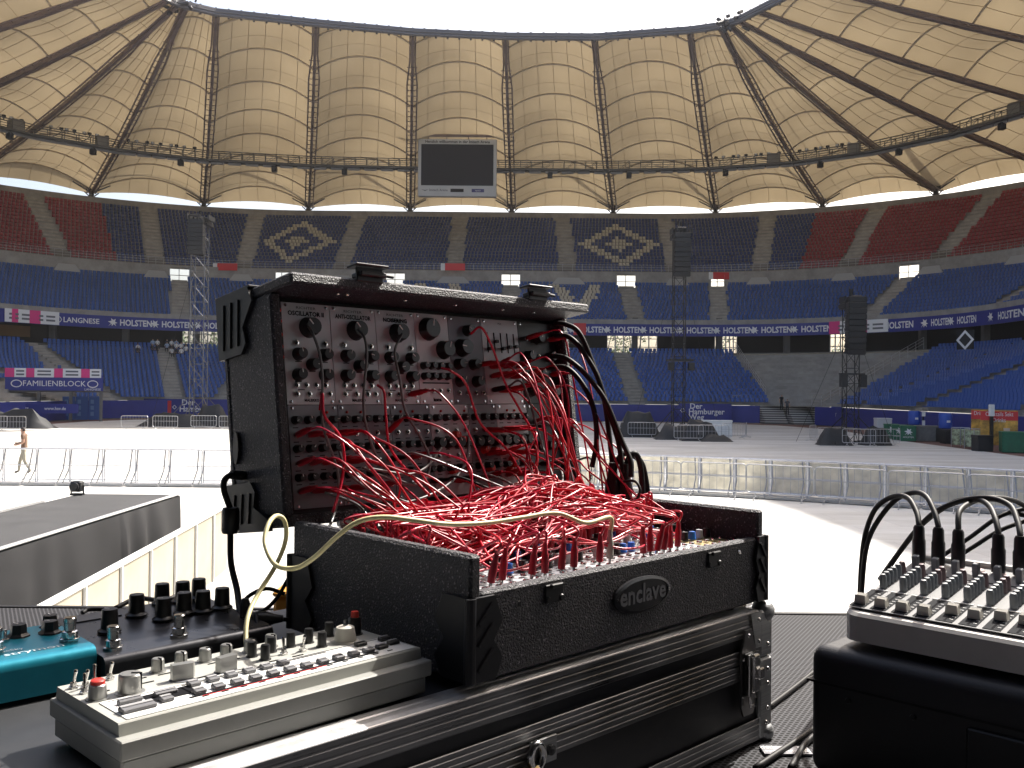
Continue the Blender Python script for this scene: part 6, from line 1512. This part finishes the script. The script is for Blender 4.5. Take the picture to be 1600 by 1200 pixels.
mb.add(vs, [tuple(range(n-1, -1, -1))]+[(i, (i+1) % n, n+(i+1) % n, n+i) for i in range(n)]+[(n+i, n+(i+1) % n, 2*n+(i+1) % n, 2*n+i) for i in range(n)]+[tuple(range(2*n, 3*n))]); mb.build('casing', CASW, mxr)
def mp_(mb, name, m, x, y, z=0, parent=None, smooth=None):
    o = mb.build(name, m, mxr, TT @ Vector((x, y, z+.0015)), (th, 0, 0), smooth); return o
pan = mp_(MB().box(.004, MXW-.004, -.002, .222, -.001, .0, bev=.0003), 'top_panel', TOPM, 0, 0)
KM, KMR = MB().lathe([(.0050, 0), (.0048, .0145), (.0032, .0185), (.0015, .0188)], 10).mesh('knob', KNG, 35), MB().lathe([(.0050, 0), (.0048, .0145), (.0032, .0185), (.0015, .0188)], 10).mesh('knob', KNR, 35)
KMB = MB().box(-.0042, .0042, -.005, .005, 0, .019, bev=.0012).mesh('knob', KNG)
fy = [.012, .010, .010, .009, .028, .025, .034, .034, .02, .03, .015, .02, .03, .02, .03]
for i in range(15):
    x = .0135+.0268*i
    MB().box(x-.010, x+.010, .001, .068, .0003, .0007).build('strip_print', STRIP, pan); MB().box(x-.0012, x+.0012, .004, .064, .0007, .0010).build('fader_slot', DARK_T, pan)
    for q in range(6): MB().box(x+.004, x+.008, .010+.009*q, .0107+.009*q, .0007, .0010).build('scale_mark', WHITE_T, pan)
    MB().box(x-.0115, x+.0115, .0695, .0705, .0003, .0012).build('strip_edge', WHITE_T, pan)
    f_ = MB(); f_.add([(-.0075,-.006,.001),(.0075,-.006,.001),(.0075,.006,.001),(-.0075,.006,.001),(-.0065,-.0045,.012),(.0065,-.0045,.012),(.0065,.0045,.012),(-.0065,.0045,.012),(-.0062,0,.0095),(.0062,0,.0095)], [(0,1,5,4),(1,2,6,9,5),(2,3,7,6),(3,0,4,8,7),(4,5,9,8),(8,9,6,7)]); f_.build('fader_cap', CAPW, pan, (x, fy[i]+.004, 0))
    for q, y in enumerate((.083, .0945, .106, .1175, .132, .146)): link_mesh('knob', KMR if (q == 5 or (q == 4 and i % 3 == 2)) else KM, pan, (x, y, .0005))
    link_mesh('knob', KMB, pan, (x+.006, .178, .0005))
    MB().lathe([(.008, 0), (.008, .002), (.0065, .003)], 14).build('socket', mat('socket_pink', (.36, .25, .25), .5), pan, (x, .203, 0)); MB().box(x-.011, x+.011, .158, .1615, .0003, .0006).build('strip_print', STRIP, pan)
mp_(MB().box(.0, MXW, .222, .231, -.002, .006, bev=.002), 'rear_edge', CASW, 0, 0)
MRW = Matrix.Translation((.434, 1.2, 2.930)) @ Matrix.Rotation(ym, 4, 'Z')
def mw(x, y, z): return MRW @ (TT @ Vector((x, y, z)))
LX = ('leftmost', 'second from left', 'third from left', 'fourth from left', 'rightmost visible')
paths = [[(1432, 800), (1418, 778), (1395, 776), (1368, 795), (1352, 835), (1346, 880), (1343, 935)], [(1460, 800), (1446, 775), (1425, 770), (1395, 785), (1365, 825), (1352, 865), (1346, 930)], [(1499, 800), (1514, 787), (1540, 778), (1575, 780), (1600, 790), (1640, 820)], [(1555, 810), (1545, 790), (1525, 780), (1490, 785), (1440, 820), (1400, 870), (1375, 905)], [(1590, 815), (1578, 790), (1545, 778), (1500, 783), (1455, 805), (1415, 850), (1380, 900)]]
for i, (x, pth) in enumerate(zip((.0133, .0403, .0672, .1191, .1462), paths)):
    b0 = mw(x, .204, .004); top = b0+UP*.052
    Y0 = top.y; P = [top-UP*.012, top]+[at(px, py, Y0+(.02+.035*k_)) for k_, (px, py) in enumerate(pth)]
    o = cable(P, .0040, BLACKR, LX[i]+' black microphone lead plugged upright into the mixing desk', 'microphone leads on the mixing desk', n=9, name='microphone_lead', sides=9)
    q = MB().lathe([(.0088, 0), (.0092, .004), (.0092, .030), (.0080, .033), (.0076, .048), (.0058, .052)], 16).build('connector', BLACKP, o, b0, smooth=40)
for k_, P in enumerate((((1600, 815), (1560, 830), (1520, 855), (1480, 880)), ((1600, 795), (1560, 808), (1515, 840), (1470, 870)), ((1600, 805), (1570, 785), (1545, 780), (1515, 783)))):
    cable([at(px, py, 1.62) for px, py in ((P[0][0]+60, P[0][1]-15),)+P], .0040, BLACKR, ('lower', 'middle', 'upper')[k_]+' black lead passing behind the upright connectors at the right edge', 'leads behind the mixing desk', n=8, name='microphone_lead', sides=8)
